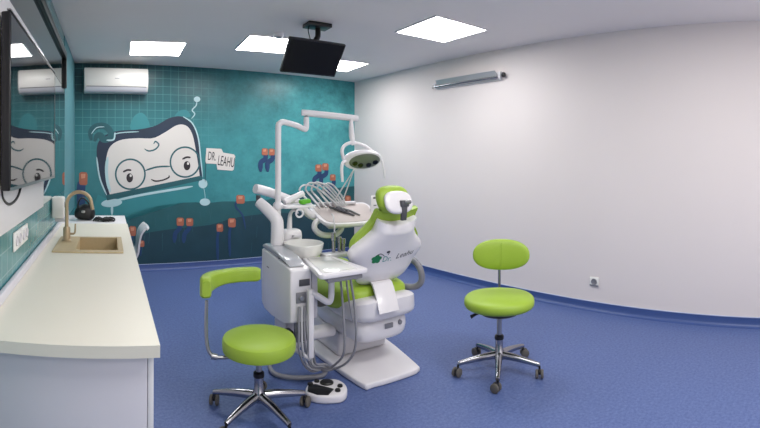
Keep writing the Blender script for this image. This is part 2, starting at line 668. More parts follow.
# blobs behind the head, antenna
for q in ([(172, 152), (176, 118), (198, 100), (218, 112), (226, 148)], [(305, 115), (318, 95), (340, 92), (352, 112)]):
    c = Paint()
    c.poly(spline(Z4(q)), 0.0032)
    c.build('painted_ear', M['p_lteal'])
c = Paint()
c.stroke(Z4([(356, 118), (366, 104), (358, 92), (370, 78), (372, 64)]), 1.2, 0.0036)
c.blob(*Z4([(373, 59)])[0], 3.2, 2.8, 0.0038)
c.build('painted_antenna', M['p_lgrey'])
# head: dark cap, cream face
c = Paint()
c.poly(spline(Z4([(98, 364), (80, 310), (68, 250), (68, 200), (88, 172), (130, 156), (195, 151), (245, 140), (285, 118), (320, 111), (350, 124), (370, 160), (381, 210), (388, 290), (386, 304)]), 6, False), 0.0040)
c.build('painted_cap', M['p_navy'])
c = Paint()
c.poly(spline(Z4([(106, 350), (94, 300), (94, 250), (106, 206), (138, 184), (190, 178), (238, 178), (275, 160), (312, 138), (340, 140), (358, 165), (370, 220), (380, 285), (380, 298)]), 6, False), 0.0046)
face = c.build('painted_face', M['p_cream'])
c = Paint()
c.poly(Z4([(94, 352), (386, 292), (389, 306), (98, 368)]), 0.0048)
c.build('chin_band', M['p_teal'], face)
for q, wq in (([(66, 235), (76, 300), (97, 352)], 1.5), ([(330, 112), (358, 132), (376, 175), (384, 240), (390, 296)], 1.4), ([(92, 176), (135, 162), (195, 158)], 1.0), ([(100, 235), (96, 270), (99, 310), (108, 342)], 3.0)):
    c = Paint()
    c.stroke(Z4(q), wq, 0.0049)
    c.build('pale_rim', M['p_lgrey'], face)
c = Paint()
c.stroke(Z4([(50, 185), (48, 160), (64, 143), (90, 141), (108, 157), (108, 176), (88, 182), (78, 170), (66, 172), (60, 188)]), 6.5, 0.0052)
c.build('ear_ring', M['p_teal'], face)
c = Paint()
c.stroke(Z4([(96, 184), (118, 182), (122, 160)]), 1.6, 0.0053)
c.stroke(Z4([(50, 165), (66, 146), (90, 143)]), 0.9, 0.0053)
c.build('ear_shine', M['p_lgrey'], face)
g = Paint()
for cx, cy in Z4([(169, 288), (336, 251)]):
    g.stroke([(cx + 14.6 * math.cos(2 * PI * i / 16), cy + 14.9 * math.sin(2 * PI * i / 16)) for i in range(16)], 1.7, 0.0056, closed=True)
g.stroke(Z4([(214, 277), (250, 266), (292, 264)]), 1.7, 0.0056)
g.stroke(Z4([(212, 210), (225, 217), (245, 212), (256, 198), (246, 188), (240, 196)]), 1.5, 0.0056)
g.build('round_glasses', M['p_teal'], face)
for (x, y), (bx, by) in ((Z4([(167, 299)])[0], Z4([(160, 277)])[0]), (Z4([(342, 262)])[0], Z4([(341, 238)])[0])):
    e = Paint()
    e.blob(x, y, 3.3, 4.6, 0.0060)
    e.build('painted_eye', M['p_ink'], face)
    e = Paint()
    e.blob(x + 1, y - 2.2, 1.1, 1.4, 0.0064)
    e.build('eye_glint', M['p_cream'], face)
    e = Paint()
    e.stroke([(bx - 4.4, by + 1.4), (bx, by - 0.6), (bx + 4.0, by - 0.3)], 1.9, 0.0060)
    e.build('painted_eyebrow', M['p_ink'], face)
e = Paint()
e.stroke(Z4([(232, 303), (246, 309), (268, 306), (286, 298), (287, 291)]), 1.5, 0.0060)
e.build('painted_smile', M['p_ink'], face)

# flowers
flowers = [(180.2, 221.7, 3.6, 4.2, 'a'), (189.6, 222, 3.5, 4.0, 'a'), (219.7, 227.7, 3.2, 4.0, 'b'), (231.8, 222.7, 3.8, 4.6, 'b'), (240.4, 199.3, 4.2, 4.4, 'c'),
           (141.3, 243.6, 3.0, 3.2, 'd'), (132.6, 231, 3.4, 5.0, 'd'), (264.6, 151.8, 3.0, 3.5, 'e'), (271.6, 152, 3.0, 3.4, 'e'), (318.3, 168, 3.2, 3.6, 'e'),
           (325.2, 166.8, 3.2, 3.6, 'e'), (332.6, 177.5, 2.8, 3.2, 'e'), (347.8, 200, 2.8, 4.5, 'd'), (83.4, 178.6, 4.2, 6.6, 'b')]
for x, y, rx, ry, k in flowers:
    fl = Paint()
    fl.poly([(x + a * rx, y + c2 * ry) for a, c2 in ((-1, -0.75), (-0.6, -1), (0.7, -0.95), (1, -0.6), (0.95, 0.8), (0.6, 1), (-0.8, 0.95), (-1, 0.6))], 0.0070)
    ob = fl.build('painted_flower', M['p_orange'])
    st = Paint()
    st.poly([(x - rx * 0.6, y - ry * 0.7), (x + rx * 0.5, y - ry * 0.75), (x + rx * 0.4, y - ry * 0.1), (x - rx * 0.5, y)], 0.0074)
    st.build('petal_light', M['p_peach'], ob)
    st = Paint()
    if k == 'a':
        st.stroke([(x, y + 2), (x - 1, y + 7), (x - 5, y + 12), (x - 6, y + 21)], 4.6, 0.0064)
    elif k == 'b':
        st.stroke([(x - 1, y + 2), (x - 2.5, y + 12), (x - 2, y + 34)], 3.0 if y > 190 else 8.5, 0.0064)
    elif k == 'c':
        st.stroke([(x - 3, y), (x - 5, y + 7), (x + 2, y + 16), (x + 5, y + 30)], 1.8, 0.0064)
    elif k == 'd':
        st.stroke([(x, y + 2), (x - 1, y + 12)], 6.0, 0.0064)
    else:
        st.stroke([(x + 1, y + 1), (x + 0.5, y + 7), (x - 4, y + 11), (x - 4, y + 20)], 5.6, 0.0064)
    st.build('stem', M['p_stem'], ob)

# sign boards with the name
Z7 = lambda pts: [(190 + x / 8.39, 130 + y / 8.39) for x, y in pts]
c = Paint()
c.stroke([(206.5, 147), (205.5, 165), (205, 182)], 1.0, 0.0070)
c.build('painted_sign_post', M['p_teal'])
c = Paint()
c.poly(Z7([(136, 152), (262, 158), (278, 190), (368, 205), (378, 220), (366, 332), (352, 342), (228, 332), (222, 285), (134, 280), (128, 262)]), 0.0076)
sign = c.build('painted_sign', M['p_cream'])


def text_bm(body, size, shear=0.0, bold=0.0):
    cu = bpy.data.curves.new('lettering', 'FONT')
    cu.body = body
    cu.size = size
    cu.shear = shear
    cu.offset = bold
    cu.align_x = 'CENTER'
    cu.align_y = 'CENTER'
    cu.resolution_u = 3
    ob = bpy.data.objects.new('lettering', cu)
    COL.objects.link(ob)
    dg = bpy.context.evaluated_depsgraph_get()
    me = bpy.data.meshes.new_from_object(ob.evaluated_get(dg))
    bpy.data.objects.remove(ob)
    bpy.data.curves.remove(cu)
    return me


def wall_text(body, px, py, hpx, rot, sx, name):
    me = text_bm(body, hpx * 0.0165, bold=0.0006)
    u, z = on_back(px, py)
    cr, sr = math.cos(rot), math.sin(rot)
    for v in me.vertices:
        a, b2 = v.co.x * sx, v.co.y
        v.co = (u + a * cr - b2 * sr, -0.0082, z + a * sr + b2 * cr)
    me.materials.append(M['p_ink'])
    o = bpy.data.objects.new(name, me)
    COL.objects.link(o)
    o.parent = sign
    return o


wall_text('DR.', 211.8, 156.6, 9.5, -0.10, 0.46, 'lettering')
wall_text('LEAHU', 226.0, 162.0, 11, -0.14, 0.42, 'lettering')

# ------------------------------------------------------------------ counter run on the left
CT = 0.82
b = MB()
x0, x1, y0, y1 = LX + 0.003, 0.155, 1.38, 4.0
hx0, hx1, hy0, hy1 = -0.33, 0.065, 2.76, 3.25
for lo, hi in (((x0, y0), (x1, hy0)), ((x0, hy1), (x1, y1)), ((x0, hy0), (hx0, hy1)), ((hx1, hy0), (x1, hy1))):
    b.box((lo[0], lo[1], 0.782), (hi[0], hi[1], CT))
wt = b.build('worktop', M['counter'], flat=True)
tag(wt, 'long cream worktop along the left wall with the sand sink set in it', 'worktop')
u = MB()
u.box((LX + 0.003, 1.38, CT + 0.0005), (LX + 0.022, 4.58, CT + 0.045), 0.004)
u.build('upstand', M['cab'], wt)

cb = thing('base_cabinet', 'long grey-white base cabinet under the cream worktop', 'cabinet', (-0.14, 2.7, 0))
b = MB()
b.box((LX + 0.004, 1.405, 0.0), (0.118, 1.425, 0.779), 0.001)
b.build('end_panel', M['cab'], cb)
b = MB()
b.box((LX + 0.004, 1.426, 0.1), (0.116, 3.98, 0.118))
b.box((LX + 0.004, 3.962, 0.12), (0.116, 3.98, 0.779))
b.box((LX + 0.004, 1.43, 0.0), (0.06, 3.97, 0.098))
b.build('carcass', M['cab'], cb, flat=True)
for i in range(5):
    ya = 1.405 + i * 0.515
    d = MB()
    d.box((0.12, ya + 0.002, 0.1), (0.138, ya + 0.511, 0.776), 0.002)
    dd = d.build('door', M['white'], cb)
    h = MB()
    h.tube([(0.139, ya + 0.44, 0.7), (0.16, ya + 0.44, 0.69), (0.16, ya + 0.44, 0.58), (0.139, ya + 0.44, 0.57)], 0.005, smooth=4)
    if i > 0:
        h.build('handle', M['steel'], dd)
    else:
        h.bm.free()

dk = thing('side_desk', 'pale grey desk end carrying black cables beyond the worktop', 'desk', (-0.14, 4.3, 0))
MB().box((LX + 0.006, 4.004, 0.79), (0.15, 4.58, 0.82), 0.004).build('desk_top', M['white'], dk)
MB().box((LX + 0.02, 4.55, 0), (0.03, 4.575, 0.789), 0.002).build('side_panel', M['white'], dk)
MB().box((LX + 0.02, 4.02, 0.6), (LX + 0.04, 4.548, 0.789), 0.002).build('back_panel', M['white'], dk)

# sink
sk = thing('sink', 'sand coloured composite sink sunk into the cream worktop', 'sink', (-0.13, 3.0, CT))
b = MB()
ox0, ox1, oy0, oy1 = -0.352, 0.083, 2.735, 3.275
bx0, bx1, by0, by1 = -0.212, 0.05, 2.80, 3.235
zt, zb = CT + 0.009, CT - 0.15
for lo, hi in (((ox0, oy0), (ox1, by0)), ((ox0, by1), (ox1, oy1)), ((ox0, by0), (bx0, by1)), ((bx1, by0), (ox1, by1))):
    b.box((lo[0], lo[1], CT + 0.0004), (hi[0], hi[1], zt))
b.build('rim', M['sink'], sk, bevel=0.002)
b = MB()
t = 0.006
b.box((bx0 - t, by0 - t, zb - t), (bx1 + t, by1 + t, zb))
b.box((bx0 - t, by0 - t, zb), (bx0, by1 + t, CT - 0.0002))
b.box((bx1, by0 - t, zb), (bx1 + t, by1 + t, CT - 0.0002))
b.box((bx0, by0 - t, zb), (bx1, by0, CT - 0.0002))
b.box((bx0, by1, zb), (bx1, by1 + t, CT - 0.0002))
ba = b.build('basin', M['sink'], sk, flat=True)
MB().lathe([(0, 0.001), (0.018, 0.001), (0.024, 0.004), (0.028, 0.004), (0.03, 0.0005), (0, 0.0005)], (-0.08, 3.02, zb)).build('drain', M['steel'], ba)
# faucet
fx, fy = -0.295, 3.1
fc = thing('faucet', 'sand coloured swan-neck tap arching over the sink', 'tap', (fx, fy, zt))
MB().lathe([(0, 0), (0.032, 0), (0.032, 0.006), (0.026, 0.012), (0.025, 0.085), (0.02, 0.095), (0, 0.095)], (fx, fy, zt + 0.0005)).build('base', M['tap'], fc)
r = 0.085
sp = [(fx, fy, zt + 0.09), (fx, fy, zt + 0.2)] + [(fx + r - r * math.cos(a), fy, zt + 0.25 + r * math.sin(a)) for a in [PI * i / 8 for i in range(0, 9)]] + [(fx + 2 * r + 0.008, fy, zt + 0.215)]
MB().tube(sp, 0.0125, n=14, smooth=4).build('spout', M['tap'], fc)
MB().tube([(fx + 0.02, fy, zt + 0.05), (fx + 0.055, fy - 0.01, zt + 0.055), (fx + 0.06, fy - 0.012, zt + 0.12)], [0.008, 0.007, 0.005], smooth=4).build('lever', M['tap'], fc)

# things at the far end of the counter
random.seed(3)
bg = thing('black_bag', 'slumped black bag standing on the pale desk behind the tap', 'bag', (-0.25, 4.22, 0.82))
def lump(p):
    return Vector((p.x * (1 + 0.12 * math.sin(9 * p.z + 2)), p.y, p.z * (1 + 0.18 * math.sin(17 * p.x + 1.2)) - 0.15 * abs(p.x)))
MB().superell((-0.235, 4.24, 0.897), (0.088, 0.07, 0.062), 0.7, 0.7, warp=lump).build('body', M['black'], bg)
MB().tube([(-0.30, 4.2, 0.92), (-0.285, 4.17, 1.0), (-0.25, 4.18, 1.03), (-0.20, 4.2, 0.985), (-0.17, 4.2, 0.92)], 0.008, smooth=6).build('carry_strap', M['black'], bg)
MB().superell((-0.245, 4.168, 0.905), (0.018, 0.006, 0.012), 0.6, 0.6).build('buckle', M['steel'], bg)
ct = MB()
for k in range(5):
    pts = []
    for i in range(9):
        a = i * 0.9 + k
        pts.append((-0.095 + 0.045 * k * 0.6 + 0.045 * math.cos(a) + 0.006 * i - 0.03, 4.14 + 0.04 * math.sin(a) + 0.02 * (k % 2), 0.829 + 0.011 * ((i + k) % 3)))
    ct.tube(pts, 0.008, n=7, smooth=5)
ct = ct.build('cable_tangle', M['black'])
tag(ct, 'tangle of black cables spread on the pale desk beside the bag', 'cable')

sd = thing('soap_dispenser', 'white soap dispenser fixed to the tiled wall beside the tap', 'dispenser', (LX + 0.05, 3.36, 0.95))
MB().box((LX + 0.0075, 3.31, 0.95), (LX + 0.1, 3.42, 1.11), 0.016, 3).build('body', M['socket'], sd)
MB().box((LX + 0.03, 3.325, 0.925), (LX + 0.112, 3.405, 0.949), 0.006).build('push_lever', M['plasticg'], sd)
MB().box((LX + 0.1002, 3.345, 1.03), (LX + 0.102, 3.385, 1.07), 0.0005).build('level_window', M['grey'], sd)

ws = thing('wall_socket', 'white multi-gang socket strip on teal tiles above the worktop', 'socket', (LX, 2.17, 1.01))
for k in range(2):
    ya = 2.0 + k * 0.168
    pl = MB().box((LX + 0.001, ya, 0.968), (LX + 0.011, ya + 0.163, 1.055), 0.004).build('plate', M['socket'], ws)
    for q in range(2):
        yc = ya + 0.042 + q * 0.08
        MB().lathe([(0, 0.002), (0.016, 0.002), (0.02, 0.006), (0.024, 0.006), (0.024, 0.0001), (0, 0.0001)], (LX + 0.011, yc, 1.012), (1, 0, 0), 18).build('outlet', M['plasticg'], pl)
    MB().cyl((LX + 0.0132, ya + 0.034, 1.012), (LX + 0.0145, ya + 0.034, 1.012), 0.003).build('pin_hole', M['p_orange'], pl)

# television on the left wall
tv = thing('television', 'large black flat television mounted on the white board above the worktop', 'television', (LX + 0.05, 2.28, 1.6))
TX = -0.365
b = MB()
b.box((TX - 0.036, 1.655, 1.268), (TX, 2.915, 1.945), 0.006, 2)
b.build('casing', M['black'], tv)
MB().box((TX - 0.048, 1.70, 1.31), (TX - 0.0365, 2.7, 1.87), 0.004, 2).build('rear_cover', M['black'], tv)
MB().box((TX + 0.0002, 1.667, 1.282), (TX + 0.0016, 2.903, 1.933)).build('screen', M['screen'], tv, flat=True)
f = MB()
f.box((TX - 0.012, 1.65, 1.946), (TX + 0.003, 2.919, 1.951))
f.box((TX - 0.012, 2.9155, 1.266), (TX + 0.003, 2.92, 1.9455))
f.box((TX + 0.0018, 1.656, 1.2685), (TX + 0.003, 2.914, 1.281))
f.build('silver_bezel', M['steel'], tv)
MB().box((LX + 0.0215, 2.0, 1.5), (TX - 0.0485, 2.4, 1.7), 0.0005).build('wall_bracket', M['dgrey'], tv)
MB().tube([(TX - 0.04, 1.7, 1.31), (TX - 0.045, 1.72, 1.24), (TX - 0.045, 1.85, 1.2), (TX - 0.045, 2.02, 1.225), (TX - 0.04, 2.1, 1.32)], 0.006, smooth=6).build('power_cable', M['black'], tv)

tv.rotation_euler = (0, 0, -0.010)

# white shell chair tucked beside the desk
wc = thing('shell_chair', 'white moulded plastic chair tucked beside the far desk', 'chair', (0.2, 4.3, 0))
prof = [(0.13, 0.44), (0.17, 0.43), (0.24, 0.43), (0.285, 0.50), (0.30, 0.60), (0.325, 0.69), (0.375, 0.745), (0.40, 0.735)]
prof = spline(prof, 5, False)
outer = []
for i, (x, z) in enumerate(prof):
    a = prof[max(0, i - 1)]
    c2 = prof[min(len(prof) - 1, i + 1)]
    l = math.hypot(c2[0] - a[0], c2[1] - a[1]) or 1
    outer.append((x + (c2[1] - a[1]) / l * 0.016, z - (c2[0] - a[0]) / l * 0.016))
b = MB()
b.add([], [])
rows = []
vs, fs = [], []
ny = 9
for i in range(len(prof)):
    for side in (prof[i], outer[i]):
        for j in range(ny):
            tt = -1 + 2 * j / (ny - 1)
            lift = 0.02 * tt * tt
            vs.append((side[0] - 0.02 - lift * (i / len(prof)), 4.42 + 0.21 * tt, side[1] + lift * (1 - i / len(prof))))
m2 = 2 * ny
for i in range(len(prof) - 1):
    for j in range(ny - 1):
        a = i * m2 + j
        fs.append([a, a + 1, a + m2 + 1, a + m2])
        a += ny
        fs.append([a, a + m2, a + m2 + 1, a + 1])
    for j in (0, ny - 1):
        a = i * m2 + j
        fs.append([a, a + m2, a + m2 + ny, a + ny])
for i in (0, len(prof) - 1):
    for j in range(ny - 1):
        a = i * m2 + j
        fs.append([a, a + ny, a + ny + 1, a + 1])
MB().add(vs, fs).build('seat_shell', M['plastic'], wc)
for sx in (0.145, 0.23):
    for sy in (-0.16, 0.16):
        MB().tube([(sx, 4.42 + sy * 0.7, 0.412), (sx + (sx - 0.19) * 0.6, 4.42 + sy, 0.2), (sx + (sx - 0.19) * 0.9, 4.42 + sy * 1.1, 0.0)], 0.011, smooth=4).build('leg', M['chrome'], wc)

# ------------------------------------------------------------------ air conditioner
ac = thing('air_conditioner', 'white split air conditioner high on the teal back wall', 'air conditioner', BW_O + Vector((0.5, 0, 2.2)))
e_ = Vector((math.cos(BW_ANG), math.sin(BW_ANG), 0))
n_ = Vector((math.sin(BW_ANG), -math.cos(BW_ANG), 0))
aO = BW_O + n_ * 0.003
prof = [(0, 2.19), (0.12, 2.185), (0.165, 2.20), (0.195, 2.25), (0.205, 2.33), (0.20, 2.44), (0.18, 2.475), (0, 2.48)]
MB().prism(prof, aO + e_ * 0.112, n_, (0, 0, 1), e_ * 0.766, 0.006, 2).build('body', M['ac'], ac)
MB().prism([(0.15, 2.192), (0.168, 2.2), (0.1985, 2.247), (0.199, 2.252), (0.172, 2.207)], aO + e_ * 0.127, n_, (0, 0, 1), e_ * 0.736).build('louvre', M['plasticg'], ac)
MB().prism([(0.1978, 2.2495), (0.2035, 2.2495), (0.2042, 2.2555), (0.1985, 2.2555)], aO + e_ * 0.137, n_, (0, 0, 1), e_ * 0.716).build('louvre_gap', M['dgrey'], ac)
MB().prism([(0.2, 2.345), (0.2062, 2.345), (0.2062, 2.352), (0.2, 2.352)], aO + e_ * 0.475, n_, (0, 0, 1), e_ * 0.055).build('badge', M['grey'], ac)

# ------------------------------------------------------------------ ceiling lights
def panel(x0, y0, x1, y1, label, rz=0.0):
    c = Vector(((x0 + x1) / 2, (y0 + y1) / 2, CZ))
    t = thing('ceiling_light', label, 'light', c, 'square ceiling light panels')
    w2, d2 = (x1 - x0) / 2, (y1 - y0) / 2
    f = MB()
    g = 0.014
    z0, z1 = -0.012, -0.001
    for lo, hi in (((-w2, -d2), (w2, -d2 + g)), ((-w2, d2 - g), (w2, d2)), ((-w2, -d2 + g), (-w2 + g, d2 - g)), ((w2 - g, -d2 + g), (w2, d2 - g))):
        f.box(c + Vector((*lo, z0)), c + Vector((*hi, z1)))
    f.build('frame', M['white'], t, flat=True)
    MB().box(c + Vector((-w2 + g, -d2 + g, -0.008)), c + Vector((w2 - g, d2 - g, -0.002))).build('diffuser', M['glow'], t, flat=True)
    t.rotation_euler = (0, 0, rz)
    return t


panel(2.42, 2.745, 3.015, 3.35, 'bright square ceiling light panel nearest the white right wall', -0.03)
panel(0.20, 4.48, 0.775, 5.08, 'bright ceiling light panel above the air conditioner', -0.02)
panel(1.29, 4.04, 1.89, 4.645, 'bright ceiling light panel left of the hanging television', -0.03)
panel(2.39, 4.63, 2.985, 5.22, 'bright ceiling light panel partly behind the right edge of the hanging television', -0.03)

sdt = thing('smoke_detector', 'small round white smoke detector beside a light panel', 'smoke detector', (1.52, 3.92, CZ))
MB().lathe([(0, 0), (0.05, 0), (0.05, -0.012), (0.042, -0.03), (0.028, -0.038), (0, -0.038)], (1.53, 3.94, CZ - 0.001)).build('housing', M['plastic'], sdt)
MB().lathe([(0.036, -0.0385), (0.03, -0.040), (0, -0.041), (0, -0.0386)], (1.53, 3.94, CZ - 0.001)).build('grille_cap', M['grey'], sdt)

# ------------------------------------------------------------------ ceiling television
ht = thing('hanging_television', 'small black television hanging from the ceiling on a black arm', 'television', (1.68, 3.5, CZ))
MB().box((1.62, 3.46, CZ - 0.035), (1.84, 3.6, CZ - 0.001), 0.006).build('ceiling_plate', M['black'], ht)
tz = math.atan2(0.19, 0.235)
C0 = Vector((1.632, 3.4, 2.232))
RT = Matrix.Rotation(0.03, 3, 'Z') @ Matrix.Rotation(tz, 3, 'X')
def TVP(x, y, z):
    return C0 + RT @ Vector((x, y, z))
def tbox(m, lo, hi, bev=0.0):
    t = bmesh.new()
    bmesh.ops.create_cube(t, size=1)
    lo, hi = Vector(lo), Vector(hi)
    c, d = (lo + hi) / 2, hi - lo
    for v in t.verts:
        v.co = Vector((v.co.x * d.x, v.co.y * d.y, v.co.z * d.z)) + c
    if bev:
        bmesh.ops.bevel(t, geom=t.edges[:], offset=bev, segments=2, affect='EDGES', profile=0.5)
    for v in t.verts:
        v.co = TVP(*v.co)
    return m.merge(t)
tbox(MB(), (-0.258, 0.0, -0.153), (0.258, 0.03, 0.153), 0.004).build('casing', M['black'], ht)
tbox(MB(), (-0.246, -0.0018, -0.138), (0.246, -0.0002, 0.144)).build('screen', M['dscreen'], ht, flat=True)
tbox(MB(), (-0.19, 0.0305, -0.12), (0.19, 0.05, 0.09), 0.008).build('rear_cover', M['black'], ht)
MB().tube([(1.74, 3.54, CZ - 0.03), (1.735, 3.53, 2.46), (1.70, 3.5, 2.41), (1.665, 3.47, 2.33), TVP(0, 0.05, 0.03)], 0.024, n=12, smooth=4).build('arm', M['black'], ht)
tbox(MB(), (-0.06, 0.0502, -0.05), (0.06, 0.07, 0.07), 0.003).build('bracket', M['black'], ht)
MB().tube([(1.64, 3.5, CZ - 0.03), (1.62, 3.48, 2.48), (1.63, 3.46, 2.4), TVP(-0.03, 0.052, 0.06)], 0.004, n=6).build('cable', M['black'], ht)

# ------------------------------------------------------------------ ultraviolet wall lamp and socket on the right wall
rdir = (Vector((CX, CY, 0)) - Vector((RX0, YN, 0))).normalized()
rin = -RW_N
def RWP(y, off, z):
    x = (RW_D - RW_N.y * y) / RW_N.x
    return Vector((x, y, z)) + rin * off
uv = thing('wall_lamp', 'long chrome tube lamp fixed high on the white right wall', 'lamp', RWP(3.6, 0, 2.28))
MB().prism([(0.002, 2.235), (0.03, 2.24), (0.03, 2.325), (0.002, 2.33)], RWP(3.12, 0, 0), rin, (0, 0, 1), rdir * 0.98).build('housing', M['plastic'], uv)
MB().prism([(0.031, 2.262), (0.036, 2.262), (0.078, 2.332), (0.075, 2.336), (0.031, 2.3)], RWP(3.16, 0, 0), rin, (0, 0, 1), rdir * 0.9).build('reflector', M['pale_metal'], uv)
MB().cyl(RWP(3.14, 0.058, 2.262), RWP(4.08, 0.058, 2.262), 0.014).build('tube', M['chrome'], uv)
for y in (3.11, 4.09):
    MB().box(RWP(y, 0.03, 2.245) - Vector((0.03, 0.012, 0)), RWP(y, 0.03, 2.3) + Vector((0.0, 0.012, 0)), 0.004).build('end_holder', M['plasticg'], uv)
MB().superell(RWP(3.07, 0.04, 2.285), (0.022, 0.022, 0.026), 0.8, 0.8).build('pivot_knob', M['black'], uv)
MB().superell(RWP(4.13, 0.045, 2.265), (0.016, 0.016, 0.018), 0.8, 0.8).build('pivot_knob', M['steel'], uv)

rs = thing('wall_socket', 'small white power socket low on the right wall', 'socket', RWP(2.03, 0, 0.27))
A = RWP(2.03, 0.006, 0.268)
Rr = Matrix.Rotation(math.atan2(0.0437, 0.99905), 3, 'Z')
MB().box(A - Vector((0.005, 0.045, 0.042)), A + Vector((0.005, 0.045, 0.042)), 0.004, rot=Rr).build('plate', M['socket'], rs)
MB().lathe([(0, 0.001), (0.02, 0.001), (0.024, 0.005), (0.029, 0.005), (0.029, 0), (0, 0)], A + rin * 0.005, rin, 20).build('outlet', M['grey'], rs)
MB().box(A + rin * 0.0075 + Vector((0, -0.045, -0.04)), A + rin * 0.0075 + Vector((0.002, 0.045, -0.028))).build('lower_edge', M['grey'], rs)

# ------------------------------------------------------------------ stools
def stool_base(t, cx, cy, a0, R, colz):
    MB().lathe([(0, 0.085), (0.034, 0.085), (0.038, 0.095), (0.038, 0.125), (0.027, 0.14), (0.025, 0.215), (0, 0.215)], (cx, cy, 0)).build('hub', M['chrome'], t)
    MB().lathe([(0, 0.2155), (0.03, 0.2155), (0.031, 0.222), (0.03, 0.238), (0.02, 0.244), (0, 0.244)], (cx, cy, 0)).build('column_collar', M['black'], t)
    MB().cyl((cx, cy, 0.2445), (cx, cy, colz), 0.016).build('gas_column', M['steel'], t)
    for k in range(5):
        a = a0 + k * 2 * PI / 5
        d = Vector((math.cos(a), math.sin(a), 0))
        c = Vector((cx, cy, 0))
        lg = MB().tube([c + d * 0.03 + Vector((0, 0, 0.112)), c + d * 0.12 + Vector((0, 0, 0.106)), c + d * (R - 0.03) + Vector((0, 0, 0.086)), c + d * R + Vector((0, 0, 0.078))],
                       [0.026, 0.022, 0.016, 0.014], n=10, smooth=4, flat=1.0)
        leg = lg.build('leg', M['chrome'], t)
        ca = a + 1.1 + k * 0.7
        w = Vector((math.cos(ca), math.sin(ca), 0))
        sdv = Vector((-w.y, w.x, 0))
        base = c + d * R - w * 0.012
        m = MB()
        m.cyl(c + d * R + Vector((0, 0, 0.05)), c + d * R + Vector((0, 0, 0.074)), 0.007)
        m.superell(base + Vector((0, 0, 0.042)), (0.022, 0.012, 0.016), 0.7, 0.7, rot=Matrix.Rotation(ca, 3, 'Z'), n=14, m=8)
        cas = m.build('caster', M['black'], leg)
        for s in (-1, 1):
            MB().lathe([(0, -0.009), (0.023, -0.009), (0.0285, -0.005), (0.0285, 0.005), (0.023, 0.009), (0, 0.009)], base + sdv * (0.017 * s) + Vector((0, 0, 0.0287)), sdv, 18).build('caster_wheel', M['rubber'], leg)


sa = thing('dental_stool', 'low lime green stool with a curved arm pad on chrome wheels', 'stool', (0.82, 2.35, 0))
cx, cy = 0.795, 2.325
stool_base(sa, cx, cy, math.radians(70), 0.268, 0.335)
rs_ = 0.2
prof = [(0, 0.355), (rs_ - 0.02, 0.355), (rs_ - 0.004, 0.362), (rs_, 0.375), (rs_, 0.412), (rs_ - 0.006, 0.426), (rs_ - 0.022, 0.434), (0.1, 0.438), (0, 0.438)]
MB().lathe(prof, (cx, cy, 0), n=48).build('seat', M['green'], sa)
MB().lathe([(0, 0.33), (0.1, 0.33), (0.16, 0.345), (0.17, 0.3545), (0, 0.3545)], (cx, cy, 0)).build('seat_pan', M['black'], sa)
pts = []
for i in range(13):
    a = math.radians(176 - i * (176 - 38) / 12)
    rr = 0.283
    pts.append((cx + rr * math.cos(a), cy + 0.02 + rr * math.sin(a), 0.705))
b = MB()
# pad: rounded rectangular section swept round the seat
sec = [(a[0], a[1]) for a in rrect(-0.032, -0.06, 0.032, 0.06, 0.022, 4)]
vs, fs = [], []
path = []
NP = 40
A_END = 68
for i in range(NP + 1):
    a = math.radians(178 - i * (178 - A_END) / NP)
    path.append((a, Vector((cx + 0.285 * math.cos(a), cy + 0.02 + 0.285 * math.sin(a), 0.70 - 0.008 * i / NP))))
ns = len(sec)
for i, (a, p) in enumerate(path):
    e = min(i, NP - i)
    k = 1.0 if e > 2 else (0.7, 0.9, 0.97)[e]
    rad = Vector((math.cos(a), math.sin(a), 0))
    for u_, v_ in sec:
        hh = 1.0 - 0.30 * min(1, i / 22)
        vs.append(p + rad * u_ * k + Vector((0, 0, v_ * k * hh)))
for i in range(NP):
    for j in range(ns):
        j2 = (j + 1) % ns
        fs.append([i * ns + j, i * ns + j2, (i + 1) * ns + j2, (i + 1) * ns + j])
fs.append(list(range(ns)))
fs.append(list(range(NP * ns, NP * ns + ns)))
MB().add(vs, fs).build('arm_pad', M['green'], sa)
MB().tube([(cx - 0.283, cy + 0.03, 0.64), (cx - 0.286, cy + 0.03, 0.5), (cx - 0.28, cy + 0.02, 0.40), (cx - 0.255, cy + 0.01, 0.352), (cx - 0.2, cy, 0.342), (cx - 0.1, cy, 0.342)], 0.0095, n=12, smooth=6).build('arm_rod', M['steel'], sa)
MB().cyl((cx - 0.262, cy + 0.01, 0.352), (cx - 0.232, cy + 0.005, 0.345), 0.016).build('rod_knob', M['steel'], sa)

sb = thing('dental_stool', 'lime green stool with an oval backrest standing near the white right wall', 'stool', (2.264, 1.954, 0))
cx, cy = 2.264, 1.954
az = math.atan2(cx, cy)
fwd = Vector((-math.sin(az), -math.cos(az), 0))           # towards the photographer
rgt = Vector((math.cos(az), -math.sin(az), 0))
stool_base(sb, cx, cy, math.atan2(fwd.y, fwd.x) - 0.03, 0.275, 0.385)
Rb = Matrix((rgt, -fwd, Vector((0, 0, 1)))).transposed()
def dish(p):
    q = p.copy()
    rr2 = (p.x / 0.23) ** 2 + (p.y / 0.22) ** 2
    if p.z > 0:
        q.z += 0.006 * min(1, rr2) - 0.004
    return q
MB().superell((cx, cy, 0.462), (0.232, 0.222, 0.052), 0.68, 0.92, rot=Rb, n=48, m=20, warp=dish).build('seat', M['green'], sb)
MB().lathe([(0, 0.378), (0.09, 0.378), (0.13, 0.39), (0.15, 0.411), (0, 0.411)], (cx, cy, 0)).build('seat_pan', M['black'], sb)
bc = Vector((cx, cy, 0)) + rgt * 0.012 - fwd * 0.17 + Vector((0, 0, 0.735))
def bend(p):
    return Vector((p.x, p.y - 0.9 * p.x * p.x, p.z))
Rt = Rb @ Matrix.Rotation(-0.06, 3, 'X')
